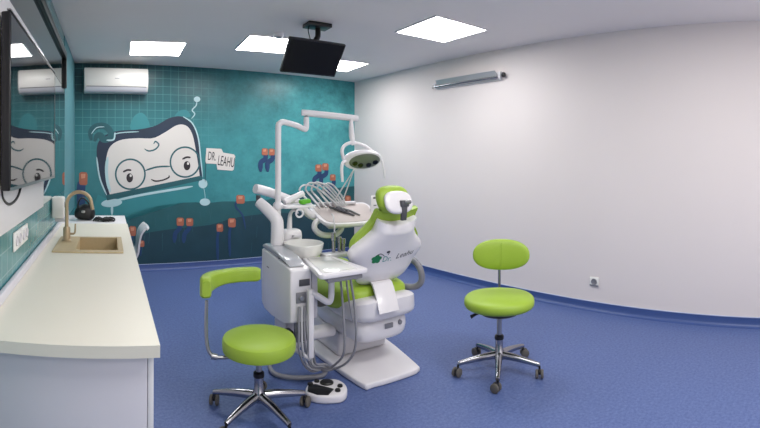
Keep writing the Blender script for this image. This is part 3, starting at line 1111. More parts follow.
bk = MB().superell(bc, (0.196, 0.036, 0.106), 0.86, 0.85, rot=Rt, n=48, m=20, warp=bend).build('backrest', M['green'], sb)
sm = MB()
sm.tube([bc + Rt @ Vector((0, -0.0335, -0.085)), bc + Rt @ Vector((0, -0.0355, 0)), bc + Rt @ Vector((0, -0.033, 0.085))], 0.0018, n=6, smooth=4)
sm.build('centre_seam', M['green'], bk)
q0 = Vector((cx, cy, 0))
MB().tube([q0 - fwd * 0.06 + Vector((0, 0, 0.398)), q0 - fwd * 0.2 + Vector((0, 0, 0.396)), q0 - fwd * 0.262 + Vector((0, 0, 0.43)), q0 - fwd * 0.262 + Vector((0, 0, 0.52)), q0 - fwd * 0.225 + Vector((0, 0, 0.7))], 0.0165, n=12, smooth=6, flat=0.6).build('backrest_stem', M['chrome'], sb)
MB().tube([q0 - rgt * 0.09 + Vector((0, 0, 0.395)), q0 - rgt * 0.15 + fwd * 0.03 + Vector((0, 0, 0.385)), q0 - rgt * 0.185 + fwd * 0.05 + Vector((0, 0, 0.372))], [0.006, 0.009, 0.013], smooth=4, flat=0.5).build('height_lever', M['black'], sb)

# ------------------------------------------------------------------ dental chair
dc = thing('dental_chair', 'white and lime green dental chair with raised backrest seen from behind', 'dental chair', (1.69, 2.75, 0))
XC = 1.71
# base plate
plate = [(1.515, 2.305), (1.80, 2.29), (1.865, 2.305), (1.895, 2.36), (1.975, 2.83), (1.975, 3.25), (1.9, 3.32), (1.5, 3.32), (1.42, 3.25), (1.41, 2.9), (1.45, 2.36)]
MB().prism(spline(plate, 3), (0, 0, 0.001), (1, 0, 0), (0, 1, 0), (0, 0, 0.036), 0.010, 3).build('base_plate', M['plastic'], dc)
MB().box((1.5, 2.72, 0.038), (1.9, 3.2, 0.20), 0.02, 3).build('pedestal', M['plasticg'], dc)
# lower body and upper shell
def body(p):
    return Vector((p.x * (1 - 0.16 * max(0, -p.z / 0.12)), p.y, p.z))
MB().superell((1.70, 2.78, 0.275), (0.225, 0.345, 0.095), 0.55, 0.4, warp=body).build('lower_body', M['plastic'], dc)
def shell(p):
    t2 = p.y / 0.42
    return Vector((p.x * (0.985 - 0.07 * max(0, t2 + 0.7)), p.y, p.z + (0.11 if p.z > 0 else 0.03) * -t2 * 0.5 + (0.02 * max(0, -t2) ** 3 if p.z > 0 else 0)))
up = MB().superell((1.715, 2.8, 0.388), (0.272, 0.415, 0.072), 0.62, 0.45, warp=shell).build('seat_shell', M['plastic'], dc)
# grey port panel and knob at the rear of the lower body
MB().box((1.69, 2.43, 0.285), (1.755, 2.439, 0.318), 0.003).build('port_panel', M['grey'], dc)
MB().cyl((1.815, 2.43, 0.305), (1.815, 2.46, 0.305), 0.016, bev=0.003).build('port_knob', M['grey'], dc)
# seat and leg cushion
def cush(p):
    t2 = p.y / 0.39
    w = 1.07 - 0.10 * max(0, t2) - 0.20 * max(0, -t2 - 0.35)
    drop = 0.055 * min(1.0, abs(p.x) / 0.28) ** 3 * max(0, min(1, 1.3 * (t2 + 0.95)))
    return Vector((p.x * w, p.y, p.z - drop))
MB().superell((XC + 0.002, 2.88, 0.478), (0.278, 0.39, 0.095), 0.6, 0.45, warp=cush).build('seat_cushion', M['green'], dc)
MB().superell((XC - 0.01, 3.62, 0.475), (0.235, 0.40, 0.055), 0.5, 0.4, warp=lambda p: Vector((p.x * (1 - 0.15 * max(0, p.y / 0.4)), p.y, p.z - 0.06 * (p.y / 0.4)))).build('leg_cushion', M['green'], dc)
MB().superell((XC - 0.01, 3.55, 0.405), (0.19, 0.38, 0.03), 0.4, 0.4, warp=lambda p: Vector((p.x, p.y, p.z - 0.055 * (p.y / 0.4)))).build('leg_shell', M['plastic'], dc)

# backrest: surface in a tilted frame
O = Vector((XC + 0.012, 2.585, 0.525))
TT = Vector((0, -0.44, 0.898)).normalized()
NN = Vector((0, -TT.z, TT.y))                      # backwards, towards the photographer
WT = [(0.0, 0.055), (0.02, 0.115), (0.05, 0.160), (0.10, 0.202), (0.16, 0.232), (0.22, 0.252), (0.275, 0.282), (0.31, 0.286), (0.35, 0.262), (0.41, 0.198), (0.46, 0.158), (0.51, 0.150), (0.535, 0.150), (0.55, 0.146)]
def wid(v):
    if v <= 0:
        return WT[0][1]
    for (a, wa), (c2, wc_) in zip(WT, WT[1:]):
        if v <= c2:
            f2 = (v - a) / (c2 - a)
            f2 = f2 * f2 * (3 - 2 * f2) if False else f2
            return wa + (wc_ - wa) * f2
    return WT[-1][1]
VM = WT[-1][0]
def shell_pt(t, v, off=0.0):
    w = wid(v)
    e = max(0.0, 1 - abs(t) ** 3.2)
    endf = min(1.0, 0.25 + 5 * v, 0.3 + 9 * (VM - v)) if v < VM else 0.3
    bul = 0.052 * e ** 0.55 * max(0.15, endf) - 0.02 * math.sin(PI * v / VM) + 0.015
    notch = 0.036 * (1 - t * t) * max(0, (v - 0.44) / (VM - 0.44)) ** 2
    hook = 0.05 * max(0, 1 - v / 0.12) ** 2
    return O + Vector((1, 0, 0)) * (w * t) + TT * (v - notch) + NN * (bul + off - hook)
def sheet(f_back, f_front, nu=28, nv=36):
    vs, fs = [], []
    for side in (f_back, f_front):
        for j in range(nv + 1):
            for i in range(nu + 1):
                t = math.sin((-1 + 2 * i / nu) * PI / 2)
                vs.append(side(t, VM * j / nv))
    S1 = (nu + 1) * (nv + 1)
    for k in (0, S1):
        for j in range(nv):
            for i in range(nu):
                a = k + j * (nu + 1) + i
                fs.append([a, a + 1, a + nu + 2, a + nu + 1])
    for j in range(nv):
        for i in (0, nu):
            a = j * (nu + 1) + i
            fs.append([a, a + nu + 1, S1 + a + nu + 1, S1 + a])
    for i in range(nu):
        for j in (0, nv):
            a = j * (nu + 1) + i
            fs.append([a, a + 1, S1 + a + 1, S1 + a])
    return MB().add(vs, fs)
bs = sheet(lambda t, v: shell_pt(t, v), lambda t, v: shell_pt(t, v, 0) - NN * (0.03 + 0.045 * max(0, 1 - abs(t) ** 3) ** 0.5)).build('backrest_shell', M['plastic'], dc, angle=60)
def cush_pt(t, v, front):
    p = O + Vector((1, 0, 0)) * ((wid(v) * 0.87 + 0.008 + 0.022 * (v / VM) ** 2) * t) + TT * (v * 1.095 + 0.005 - 0.02 * (1 - t * t) * max(0, (v - 0.44) / (VM - 0.44)) ** 2)
    p += NN * (-0.02 * math.sin(PI * v / VM) - 0.05 * max(0, 1 - v / 0.12) ** 2 - 0.012)
    if front:
        e = max(0.0, 1 - abs(t) ** 5) ** 0.4
        vv = v / VM
        e2 = max(0.0, 1 - abs(2 * vv - 1) ** 9) ** 0.4
        p -= NN * (0.028 + 0.042 * min(e, 1) * e2 + 0.012 * abs(t) ** 2 * e)
    return p
sheet(lambda t, v: cush_pt(t, v, False), lambda t, v: cush_pt(t, v, True)).build('back_cushion', M['green'], dc, angle=70)

# logo and lettering on the shell
def on_shell(u, v, off=0.0012):
    return shell_pt(u / wid(v), v, off)
def shell_text(body_, u0, v0, size, shear, rot, m_, name, sx=1.0):
    me = text_bm(body_, size, shear)
    cr, sr = math.cos(rot), math.sin(rot)
    ro = Vector(dc.location)
    for vv in me.vertices:
        a, b2 = vv.co.x * sx, vv.co.y
        vv.co = on_shell(u0 + a * cr - b2 * sr, v0 + a * sr + b2 * cr) - ro
    me.materials.append(m_)
    o = bpy.data.objects.new(name, me)
    COL.objects.link(o)
    o.parent = bs
    return o
VL = 0.272
shell_text('Dr.', -0.022, VL - 0.004, 0.062, 0.0, 0.0, M['logo_t'], 'lettering', 0.9)
shell_text('Leahu', 0.115, VL + 0.012, 0.058, 0.35, 0.12, M['logo_k'], 'lettering', 1.05)
def shell_blob(m, u0, v0, ru, rv, off=0.0013, n=16):
    cvert = on_shell(u0, v0, off)
    ring = [on_shell(u0 + ru * math.cos(2 * PI * i / n), v0 + rv * math.sin(2 * PI * i / n), off) for i in range(n)]
    m.add([cvert] + ring, [[0, 1 + i, 1 + (i + 1) % n] for i in range(n)])
lg = MB()
for a in range(5):
    an = a * 2 * PI / 5 + 0.3
    shell_blob(lg, -0.108 + 0.022 * math.cos(an), VL + 0.004 + 0.02 * math.sin(an), 0.018, 0.015)
shell_blob(lg, -0.108, VL + 0.004, 0.018, 0.016, 0.0015)
lg.build('clover_logo', M['logo_g'], bs)
lg = MB()
lg.tube([on_shell(-0.118 + 0.016 * i, VL + 0.03 + 0.014 * math.sin(i * 0.9), 0.0) for i in range(5)], 0.003, n=6, smooth=4, flat=0.5)
shell_blob(lg, -0.03, VL + 0.052, 0.014, 0.010)
lg.tube([on_shell(-0.03, VL + 0.055, 0.0), on_shell(-0.02, VL + 0.045, 0.0), on_shell(-0.024, VL + 0.028, 0.0)], 0.004, n=6, smooth=4, flat=0.5)
lg.build('logo_swirl', M['logo_k'], bs)

# hinge cover strap under the backrest
pr = [(2.53, 0.585), (2.475, 0.578), (2.44, 0.55), (2.388, 0.49), (2.345, 0.424), (2.357, 0.42), (2.405, 0.485), (2.458, 0.535), (2.49, 0.56), (2.53, 0.565)]
hc = MB().prism(pr, (1.634, 0, 0), (0, 1, 0), (0, 0, 1), (0.155, 0, 0), 0.004)
for v in hc.bm.verts:
    v.co.x += (v.co.y - 2.53) * 0.25
hc.build('hinge_cover', M['plastic'], dc)

# headrest
HCn = Vector((XC + 0.0, 2.30, 1.118))
Rh = Matrix.Rotation(-0.38, 3, 'X')
def hr(p):
    return Vector((p.x, p.y - 0.9 * p.x * p.x, p.z))
MB().superell(HCn + Vector((-0.03, 0.048, 0.022)), (0.120, 0.055, 0.088), 0.72, 0.85, rot=Rh, warp=hr).build('headrest_cushion', M['green'], dc)
MB().superell(HCn + Vector((-0.026, -0.010, 0.006)), (0.104, 0.026, 0.074), 0.75, 0.8, rot=Rh, warp=hr).build('headrest_shell', M['plastic'], dc)
hb = MB()
hb.box(HCn + Vector((-0.03, -0.06, -0.02)), HCn + Vector((0.03, -0.03, 0.022)), 0.007)
hb.box(HCn + Vector((-0.022, -0.052, -0.105)), HCn + Vector((0.018, -0.034, -0.015)), 0.004, rot=Matrix.Rotation(0.12, 3, 'X'))
hb.build('headrest_bracket', M['dgrey'], dc)
MB().cyl(HCn + Vector((-0.005, -0.05, 0.01)), HCn + Vector((0.045, -0.05, 0.01)), 0.014, bev=0.003).build('headrest_knob', M['steel'], dc)
# armrests
MB().tube([(1.96, 2.70, 0.47), (2.03, 2.57, 0.475), (2.055, 2.51, 0.52), (2.045, 2.50, 0.60), (2.03, 2.55, 0.66), (2.03, 2.72, 0.69), (2.03, 2.95, 0.69)], 0.023, n=14, smooth=8).build('armrest', M['grey'], dc)
MB().tube([(1.43, 2.72, 0.43), (1.36, 2.74, 0.42), (1.345, 2.80, 0.455), (1.345, 2.86, 0.53), (1.35, 2.92, 0.57), (1.35, 3.1, 0.575)], 0.021, n=14, smooth=8).build('armrest', M['dgrey'], dc)

# ------------------------------------------------------------------ dental unit (cabinet, bowl, tray, lamp)
du = thing('dental_unit', 'white dental unit with spittoon, trays and lamp arm left of the chair', 'dental unit', (1.13, 2.75, 0))
xa, xw = 1.04, 0.18
cabp = [(2.47, 0.42), (2.58, 0.385), (2.80, 0.365), (2.93, 0.37), (2.99, 0.40), (3.0, 0.56), (2.985, 0.772), (2.86, 0.772), (2.73, 0.762), (2.6, 0.752), (2.52, 0.742), (2.47, 0.732)]
cab_ = MB().prism(cabp, (xa, 0, 0), (0, 1, 0), (0, 0, 1), (xw - 0.04, 0, 0), 0.010, 3).build('cabinet', M['plastic'], du)
MB().prism([(2.472, 0.43), (2.60, 0.40), (2.80, 0.39), (2.8, 0.69), (2.472, 0.715)], (xa + xw - 0.039, 0, 0), (0, 1, 0), (0, 0, 1), (0.04, 0, 0), 0.006, 2).build('cabinet_inner_side', M['plasticg'], du)
topp = [(2.50, 0.743), (2.55, 0.750), (2.6, 0.756), (2.73, 0.766), (2.86, 0.776), (2.985, 0.776), (2.985, 0.80), (2.93, 0.815), (2.80, 0.812), (2.70, 0.80), (2.60, 0.785), (2.53, 0.765)]
MB().prism(topp, (xa + 0.002, 0, 0), (0, 1, 0), (0, 0, 1), (xw - 0.065, 0, 0), 0.012, 3).build('top_cover', M['silver'], du)
MB().cyl((xa - 0.002, 2.665, 0.772), (xa + 0.02, 2.665, 0.772), 0.010).build('cover_screw', M['grey'], du)
MB().box((xa - 0.0015, 2.84, 0.665), (xa + 0.001, 2.88, 0.673)).build('cover_mark', M['grey'], cab_)
# compartments on the near face
cp = MB()
cp.box((xa + 0.055, 2.464, 0.635), (xa + 0.125, 2.4695, 0.675), 0.002)
cp.build('slot', M['dgrey'], cab_)
cp = MB()
cp.box((xa + 0.035, 2.462, 0.535), (xa + 0.10, 2.4695, 0.60), 0.003)
cp.build('coupling_panel', M['grey'], cab_)
MB().cyl((xa + 0.068, 2.45, 0.567), (xa + 0.068, 2.4615, 0.567), 0.016, bev=0.003).build('coupling_knob', M['steel'], cab_)
# post, foot and link to the chair
MB().box((1.085, 2.66, 0.175), (1.20, 2.86, 0.36), 0.015, 3).build('support_column', M['plasticg'], du)
MB().box((1.03, 2.5, 0.285), (1.075, 2.57, 0.36), 0.004).build('valve_box', M['black'], du)
MB().box((1.19, 2.69, 0.195), (1.475, 2.80, 0.262), 0.024, 3).build('link_beam', M['plastic'], du)
MB().box((1.132, 2.405, 0.22), (1.166, 2.44, 0.625), 0.006, 2).build('side_post', M['plastic'], du)
MB().tube([(1.05, 2.53, 0.27), (1.148, 2.42, 0.215)], 0.014, smooth=1).build('foot_brace', M['plastic'], du)
MB().tube([(1.15, 2.42, 0.608), (1.20, 2.42, 0.575), (1.262, 2.42, 0.535), (1.283, 2.42, 0.55), (1.287, 2.42, 0.61), (1.287, 2.42, 0.70)], 0.019, n=12, smooth=5).build('tray_arm', M['plastic'], du)
# assistant tray
trp = [(1.118, 2.25), (1.135, 2.23), (1.41, 2.238), (1.435, 2.245), (1.437, 2.27), (1.42, 2.62), (1.405, 2.65), (1.235, 2.68), (1.21, 2.67), (1.203, 2.65)]
at_ = MB().prism(trp, (0, 0, 0.727), (1, 0, 0), (0, 1, 0), (0, 0, 0.028), 0.006, 2).build('assistant_tray', M['plastic'], du)
MB().prism([(1.17, 2.245), (1.405, 2.25), (1.39, 2.6), (1.24, 2.6)], (0, 0, 0.698), (1, 0, 0), (0, 1, 0), (0, 0, 0.0285), 0.008).build('tray_underside', M['grey'], at_)
MB().prism([(1.15, 2.262), (1.375, 2.266), (1.385, 2.625), (1.225, 2.64)], (0, 0, 0.7555), (1, 0, 0), (0, 1, 0), (0, 0, 0.0025), 0.001).build('tray_inset', M['bowl'], at_)
# suction holder behind the small tray
hp = MB()
hp.box((1.37, 2.655, 0.735), (1.56, 2.75, 0.76), 0.006)
hp.build('suction_holder', M['plasticg'], du)
for px, h in ((1.465, 0.13), (1.51, 0.10), (1.54, 0.085)):
    hd = MB().lathe([(0, 0), (0.012, 0), (0.014, 0.02), (0.013, h * 0.6), (0.017, h * 0.62), (0.016, h), (0, h)], (px, 2.725, 0.7605)).build('suction_handpiece', M['chrome'], du)
MB().tube([(1.472, 2.728, 0.892), (1.49, 2.76, 0.93), (1.53, 2.85, 0.985), (1.57, 2.95, 0.99)], 0.005, smooth=5).build('suction_tube', M['hosel'], du)
# pillar and lamp pole
MB().tube([(1.118, 2.89, 0.80), (1.118, 2.89, 0.93), (1.11, 2.90, 0.985), (1.065, 2.95, 1.045), (1.02, 3.0, 1.095)], [0.046, 0.044, 0.043, 0.04, 0.036], n=16, smooth=6).build('pillar', M['plastic'], du)
MB().cyl((1.018, 3.0, 1.10), (1.018, 3.0, 1.14), 0.016).build('arm_joint', M['dgrey'], du)
pole = [(1.15, 2.92, 0.80), (1.15, 2.92, 1.2), (1.15, 2.92, 1.60)]
pp = Vector((1.142, 2.94, 0))
MB().tube([pp + Vector((0, 0, 0.80)), pp + Vector((0, 0, 1.3)), pp + Vector((0.0, 0, 1.60)), pp + Vector((0.012, 0.004, 1.638)), pp + Vector((0.045, 0.012, 1.652)), pp + Vector((0.15, 0.04, 1.635)), pp + Vector((0.226, 0.065, 1.612)), pp + Vector((0.246, 0.072, 1.625)), pp + Vector((0.248, 0.073, 1.70))],
          0.0205, n=16, smooth=6).build('lamp_pole', M['plastic'], du)
MB().lathe([(0, 0), (0.034, 0), (0.036, 0.006), (0.036, 0.03), (0.026, 0.042), (0, 0.042)], pp + Vector((0, 0, 1.05))).build('pole_collar', M['plastic'], du)
J = pp + Vector((0.248, 0.073, 1.70))
E2 = Vector((1.735, 2.92, 1.69))
dirv = (E2 - J).normalized()
a2 = MB()
a2.tube([J - dirv * 0.035 + Vector((0, 0, 0.032)), J + dirv * 0.02 + Vector((0, 0, 0.03)), E2 + Vector((0, 0, 0.012)), E2 + dirv * 0.03 + Vector((0, 0, 0.008))], [0.022, 0.024, 0.024, 0.02], n=16, smooth=3)
a2.build('lamp_arm', M['plastic'], du)
MB().cyl(J + Vector((0, 0, -0.005)), J + Vector((0, 0, 0.02)), 0.014).build('lamp_arm_joint', M['grey'], du)
LC = Vector((1.77, 2.85, 1.392))
MB().tube([E2 + Vector((-0.025, -0.01, 0.0)), E2 + Vector((-0.025, -0.01, -0.05)), E2 + Vector((-0.022, -0.012, -0.12)), LC + Vector((-0.055, 0.05, 0.14)), LC + Vector((-0.045, 0.05, 0.11))], [0.012, 0.018, 0.021, 0.018, 0.016], n=14, smooth=5).build('lamp_drop', M['plastic'], du)
yk = MB()
yk.tube([LC + Vector((-0.145, 0.02, 0.0)), LC + Vector((-0.155, 0.03, 0.06)), LC + Vector((-0.125, 0.04, 0.105)), LC + Vector((-0.05, 0.05, 0.125)), LC + Vector((0.04, 0.04, 0.105)), LC + Vector((0.10, 0.02, 0.06)), LC + Vector((0.125, 0.01, 0.02))], 0.0125, n=12, smooth=6, flat=1.2)
yk.build('lamp_yoke', M['plastic'], du)
# lamp head
ln = Vector((-0.18, -0.82, -0.55)).normalized()           # light direction
lx = Vector((0.98, -0.2, 0.02))
lx = (lx - ln * lx.dot(ln)).normalized()
# lift the right end a little, as it hangs
lx = (lx + Vector((0, 0, 0.10))).normalized()
lx = (lx - ln * lx.dot(ln)).normalized()
ly = ln.cross(lx)
RL = Matrix((lx, ly, ln)).transposed()
lh = MB().superell(LC, (0.145, 0.078, 0.05), 0.8, 0.9, rot=RL, warp=lambda p: Vector((p.x, p.y, min(p.z, 0.022)))).build('lamp_head', M['plastic'], du)
def on_lamp(m, cx_, cy_, rx_, ry_, d, th):
    m.lathe([(0, d), (1, d), (1, d + th * 0.6), (0.92, d + th), (0, d + th)], (0, 0, 0), (0, 0, 1), 28, rx_, ry_)
    return m
def lamp_disc(cx_, cy_, rx_, ry_, d, th, name, m_, par):
    m = MB()
    on_lamp(m, 0, 0, rx_, ry_, d, th)
    for v in m.bm.verts:
        v.co = LC + RL @ (Vector((v.co.x + cx_, v.co.y + cy_, v.co.z)))
    return m.build(name, m_, par)
lamp_disc(0.012, 0.0, 0.118, 0.064, 0.0222, 0.006, 'reflector', M['reflector'], lh)
for k, (u_, v_) in enumerate(((-0.075, -0.01), (-0.03, -0.03), (0.032, -0.032), (0.082, -0.012))):
    lamp_disc(u_ + 0.012, v_, 0.021, 0.019, 0.0283, 0.005, 'lens', M['lens'], lh)
MB().tube([LC + Vector((-0.14, 0.0, -0.012)), LC + Vector((-0.172, -0.015, -0.022)), LC + Vector((-0.185, -0.02, -0.06)), LC + Vector((-0.182, -0.02, -0.12)), LC + Vector((-0.178, -0.02, -0.16))], [0.012, 0.012, 0.012, 0.011, 0.009], n=12, smooth=5).build('handle', M['plastic'], lh)
MB().tube([LC + Vector((0.13, 0.0, 0.012)), LC + Vector((0.16, -0.01, 0.0)), LC + Vector((0.178, -0.015, -0.05)), LC + Vector((0.188, -0.015, -0.11)), LC + Vector((0.192, -0.015, -0.145))], [0.011, 0.011, 0.009, 0.008, 0.006], n=12, smooth=5).build('handle', M['plastic'], lh)

# small shelf on the pole
MB().prism(rrect(1.165, 2.87, 1.40, 3.03, 0.03), (0, 0, 1.052), (1, 0, 0), (0, 1, 0), (0, 0, 0.02), 0.005).build('pole_shelf', M['plastic'], du)
MB().tube([(1.27 + 0.026 * math.cos(a), 2.86, 1.02 + 0.026 * math.sin(a)) for a in [2 * PI * i / 12 for i in range(12)]], 0.007, smooth=3, closed=True).build('hose_ring', M['plastic'], du)
# delivery arm
MB().tube([(1.005, 3.03, 1.185), (1.12, 3.06, 1.155), (1.38, 3.14, 1.065)], [0.034, 0.034, 0.03], n=14, smooth=3).build('delivery_arm', M['plastic'], du)
MB().tube([(1.21, 2.99, 1.088), (1.365, 3.01, 1.145)], [0.024, 0.022], n=12, smooth=1).build('delivery_arm', M['plastic'], du)
MB().tube([(1.38, 3.14, 1.06), (1.45, 3.17, 1.0), (1.54, 3.19, 0.945), (1.66, 3.18, 0.93)], [0.03, 0.03, 0.03, 0.026], n=12, smooth=4).build('delivery_elbow', M['plastic'], du)

# delivery tray (tilted)
TO = Vector((1.72, 2.95, 0.918))
RTy = Matrix.Rotation(0.245, 3, 'X')
tu, tv_, tw = RTy @ Vector((1, 0, 0)), RTy @ Vector((0, 1, 0)), RTy @ Vector((0, 0, 1))
outl = spline([(-0.13, 0.0), (0.02, -0.016), (0.20, -0.004), (0.28, 0.06), (0.38, 0.30), (0.39, 0.40), (0.33, 0.43), (-0.02, 0.43), (-0.13, 0.42), (-0.175, 0.33), (-0.19, 0.10), (-0.175, 0.03)], 4)
dt = MB().prism(outl, TO - tw * 0.03, tu, tv_, tw * 0.03, 0.008, 2).build('delivery_tray', M['plastic'], du)
inl = [(0.90 * (x - 0.06) + 0.06, 0.86 * (y - 0.2) + 0.19) for x, y in outl]
MB().prism(inl, TO + tw * 0.0004, tu, tv_, tw * 0.004, 0.001).build('tray_mat', M['mat'], dt)
MB().box((1.60, 3.05, 0.88), (1.92, 3.25, 0.922), 0.015, 2, rot=RTy).build('tray_housing', M['plasticg'], dt)
def TP(u_, v_, h):
    return TO + tu * u_ + tv_ * v_ + tw * h
MB().tube([TP(-0.17, 0.16, -0.03), TP(-0.21, 0.15, -0.05), TP(-0.215, 0.13, -0.09), TP(-0.16, 0.11, -0.13), TP(-0.06, 0.10, -0.135), TP(0.0, 0.11, -0.10), TP(0.0, 0.12, -0.035)], 0.022, n=12, smooth=6).build('tray_handle', M['plastic'], dt)
# instrument rail with five handpieces on looping hoses
MB().tube([TP(-0.10, 0.37, 0.02), TP(0.26, 0.37, 0.02)], 0.016, smooth=1).build('instrument_rail', M['plasticg'], dt)
for k in range(5):
    u0 = -0.15 + 0.052 * k
    base = TP(u0, 0.30, 0.012)
    up = Vector((0, 0, 1))
    a = base + Vector((-0.095, 0.05, 0.12 + 0.008 * (k % 2)))
    hpce = MB().tube([base, base + (a - base) * 0.35, base + (a - base) * 0.75, a], [0.008, 0.010, 0.009, 0.006], n=10, smooth=3).build('handpiece', M['pale_metal'], du)
    top = a + Vector((0.03, 0.02, 0.062 + 0.01 * (k % 3)))
    endp = TP(0.06 + 0.02 * k, 0.30, 0.02)
    hs = MB()
    hs.tube([a, a + Vector((-0.012, 0.006, 0.03)), top, top + (endp - top) * 0.28 + Vector((0.01, 0, 0.035)), top + (endp - top) * 0.65 + Vector((0.015, 0, 0.022)), endp], 0.0075, n=8, smooth=6)
    hs.build('hose', M['hosel'], hpce)
# lying instruments
for k, (u0, v0, u1, v1, m_) in enumerate(((-0.02, 0.30, 0.10, 0.10, 'dgrey'), (0.05, 0.31, 0.15, 0.10, 'steel'), (0.03, 0.28, 0.07, 0.17, 'chrome'))):
    MB().tube([TP(u0, v0, 0.018), TP((u0 + u1) / 2, (v0 + v1) / 2, 0.02), TP(u1, v1, 0.013)], [0.008, 0.011, 0.006], n=10, smooth=3).build('instrument', M[m_], du)
MB().box(TP(0.08, 0.21, 0.006) - Vector((0.02, 0.012, 0)), TP(0.08, 0.21, 0.006) + Vector((0.02, 0.012, 0.014)), 0.004).build('instrument_clip', M['dgrey'], dt)
# inverted V wires carrying the viewer
ap = Vector((1.745, 2.93, 1.315))
for q in (TP(0.06, 0.40, 0.004), TP(0.15, 0.40, 0.004)):
    MB().tube([q, ap], [0.006, 0.005], n=8, smooth=1).build('support_rod', M['plastic'], du)
# control panel at the right end of the tray
cpn = MB()
cpn.box(TP(0.325, 0.17, 0.008) + Vector((-0.03, -0.01, 0)), TP(0.325, 0.17, 0.008) + Vector((0.05, 0.008, 0.13)), 0.006)
cpn = cpn.build('control_panel', M['plastic'], du)
pb = TP(0.325, 0.17, 0.008)
MB().box(pb + Vector((-0.012, -0.0115, 0.105)), pb + Vector((0.03, -0.0102, 0.118))).build('display', M['dgrey'], cpn)
MB().box(pb + Vector((-0.008, -0.0115, 0.045)), pb + Vector((0.02, -0.0102, 0.055))).build('buttons', M['grey'], cpn)

# cuspidor bowl and filler
BC = Vector((1.268, 2.785, 0))
bowlp = [(0, 0.698), (0.05, 0.70), (0.088, 0.718), (0.122, 0.765), (0.136, 0.828), (0.132, 0.832), (0.125, 0.826), (0.108, 0.775), (0.075, 0.745), (0.03, 0.738), (0, 0.738)]
cu = MB().lathe(bowlp, BC, n=48).build('spittoon_bowl', M['bowl'], du)
MB().lathe([(0, 0.7385), (0.02, 0.7385), (0.022, 0.742), (0.012, 0.744), (0, 0.744)], BC).build('bowl_drain', M['chrome'], cu)
MB().lathe([(0, 0.62), (0.05, 0.625), (0.085, 0.65), (0.095, 0.696), (0, 0.6975)], BC + Vector((0.05, 0, 0))).build('bowl_base', M['plasticg'], du)
MB().superell((1.262, 2.985, 0.825), (0.072, 0.05, 0.072), 0.45, 0.5).build('filler_block', M['plastic'], du)
MB().box((1.245, 2.90, 0.845), (1.305, 2.935, 0.862), 0.005).build('cup_sensor', M['plasticg'], du)
MB().tube([(1.241, 2.97, 0.88), (1.243, 2.97, 0.95), (1.246, 2.968, 1.0), (1.258, 2.955, 1.028), (1.279, 2.94, 1.03), (1.289, 2.93, 1.01)], [0.02, 0.017, 0.013, 0.011, 0.009, 0.007], n=12, smooth=5).build('filler_spout', M['plastic'], du)

# hoses hanging from the small tray and the cabinet
MB().tube([(1.335, 2.40, 0.70), (1.345, 2.38, 0.5), (1.35, 2.37, 0.25), (1.34, 2.46, 0.13), (1.30, 2.545, 0.07), (1.23, 2.58, 0.10), (1.17, 2.57, 0.25)], 0.0072, n=10, smooth=8).build('hose', M['hose'], du)
MB().tube([(1.40, 2.40, 0.70), (1.42, 2.37, 0.5), (1.425, 2.36, 0.28), (1.41, 2.42, 0.15), (1.365, 2.53, 0.065), (1.29, 2.58, 0.06), (1.20, 2.58, 0.2)], 0.0072, n=10, smooth=8).build('hose', M['hose'], du)
MB().tube([(1.385, 2.42, 0.70), (1.395, 2.40, 0.55), (1.415, 2.375, 0.40)], 0.006, n=8, smooth=5).build('hose', M['hose'], du)
for k in range(5):
    x_ = 1.09 + 0.018 * k
    MB().tube([(x_, 2.455, 0.52), (x_ - 0.012, 2.43, 0.40), (x_ + 0.005 * k - 0.01, 2.43, 0.27), (x_ + 0.05, 2.48, 0.15), (x_ + 0.13, 2.54 - 0.006 * k, 0.075 + 0.01 * k), (x_ + 0.2, 2.57, 0.06)], 0.007, n=8, smooth=7).build('hose', M['hosel'] if k % 2 else M['hose'], du)
MB().box((1.08, 2.468, 0.3), (1.17, 2.52, 0.42), 0.006).build('hose_manifold', M['grey'], du)
# ribbed drain hose lying on the floor
pts = [(1.14, 2.80, 0.19), (1.135, 2.92, 0.06), (1.10, 2.92, 0.022), (1.04, 2.82, 0.021), (1.04, 2.70, 0.021), (1.14, 2.61, 0.021), (1.30, 2.57, 0.021), (1.36, 2.62, 0.04)]
MB().tube(pts, 0.014, n=12, smooth=8).build('drain_hose', M['hose'], du)

# green packet on the pole shelf
gp = MB()
gp.superell((1.335, 2.915, 1.0945), (0.042, 0.03, 0.017), 0.5, 0.6, warp=lambda p: Vector((p.x, p.y, p.z + 0.003 * math.sin(70 * p.x))))
gp = gp.build('sponge', mat('bright_green_sponge', (92, 178, 40), 0.6, var=0.2, scale=60))
tag(gp, 'small bright green sponge lying on the shelf of the lamp pole', 'sponge')

# ------------------------------------------------------------------ foot pedal
fp = thing('foot_pedal', 'white foot control with black buttons on the floor beside the green stool', 'foot pedal', (1.24, 2.36, 0))
ang = math.radians(-28)
Rp = Matrix.Rotation(ang, 3, 'Z')
FO = Vector((1.232, 2.372, 0.001))
PS = 0.93
pu, pv = Rp @ Vector((PS, 0, 0)), Rp @ Vector((0, PS, 0))
outp = spline([(-0.125, -0.06), (-0.06, -0.10), (0.03, -0.105), (0.10, -0.085), (0.13, -0.02), (0.115, 0.06), (0.06, 0.115), (-0.03, 0.115), (-0.10, 0.08), (-0.13, 0.01)], 5)
MB().prism(outp, FO, pu, pv, (0, 0, 0.048), 0.012, 3).build('housing', M['plastic'], fp)
def pd(u_, v_, ru, rv, h=0.012):
    m = MB()
    m.lathe([(0, 0), (1, 0), (1, h * 0.6), (0.85, h), (0, h)], (0, 0, 0), (0, 0, 1), 24, ru, rv)
    for v in m.bm.verts:
        v.co = FO + Vector((0, 0, 0.0485)) + pu * (u_ + v.co.x) + pv * (v_ + v.co.y) + Vector((0, 0, v.co.z))
    return m
pd(0.0, 0.055, 0.044, 0.036).build('button', M['black'], fp)
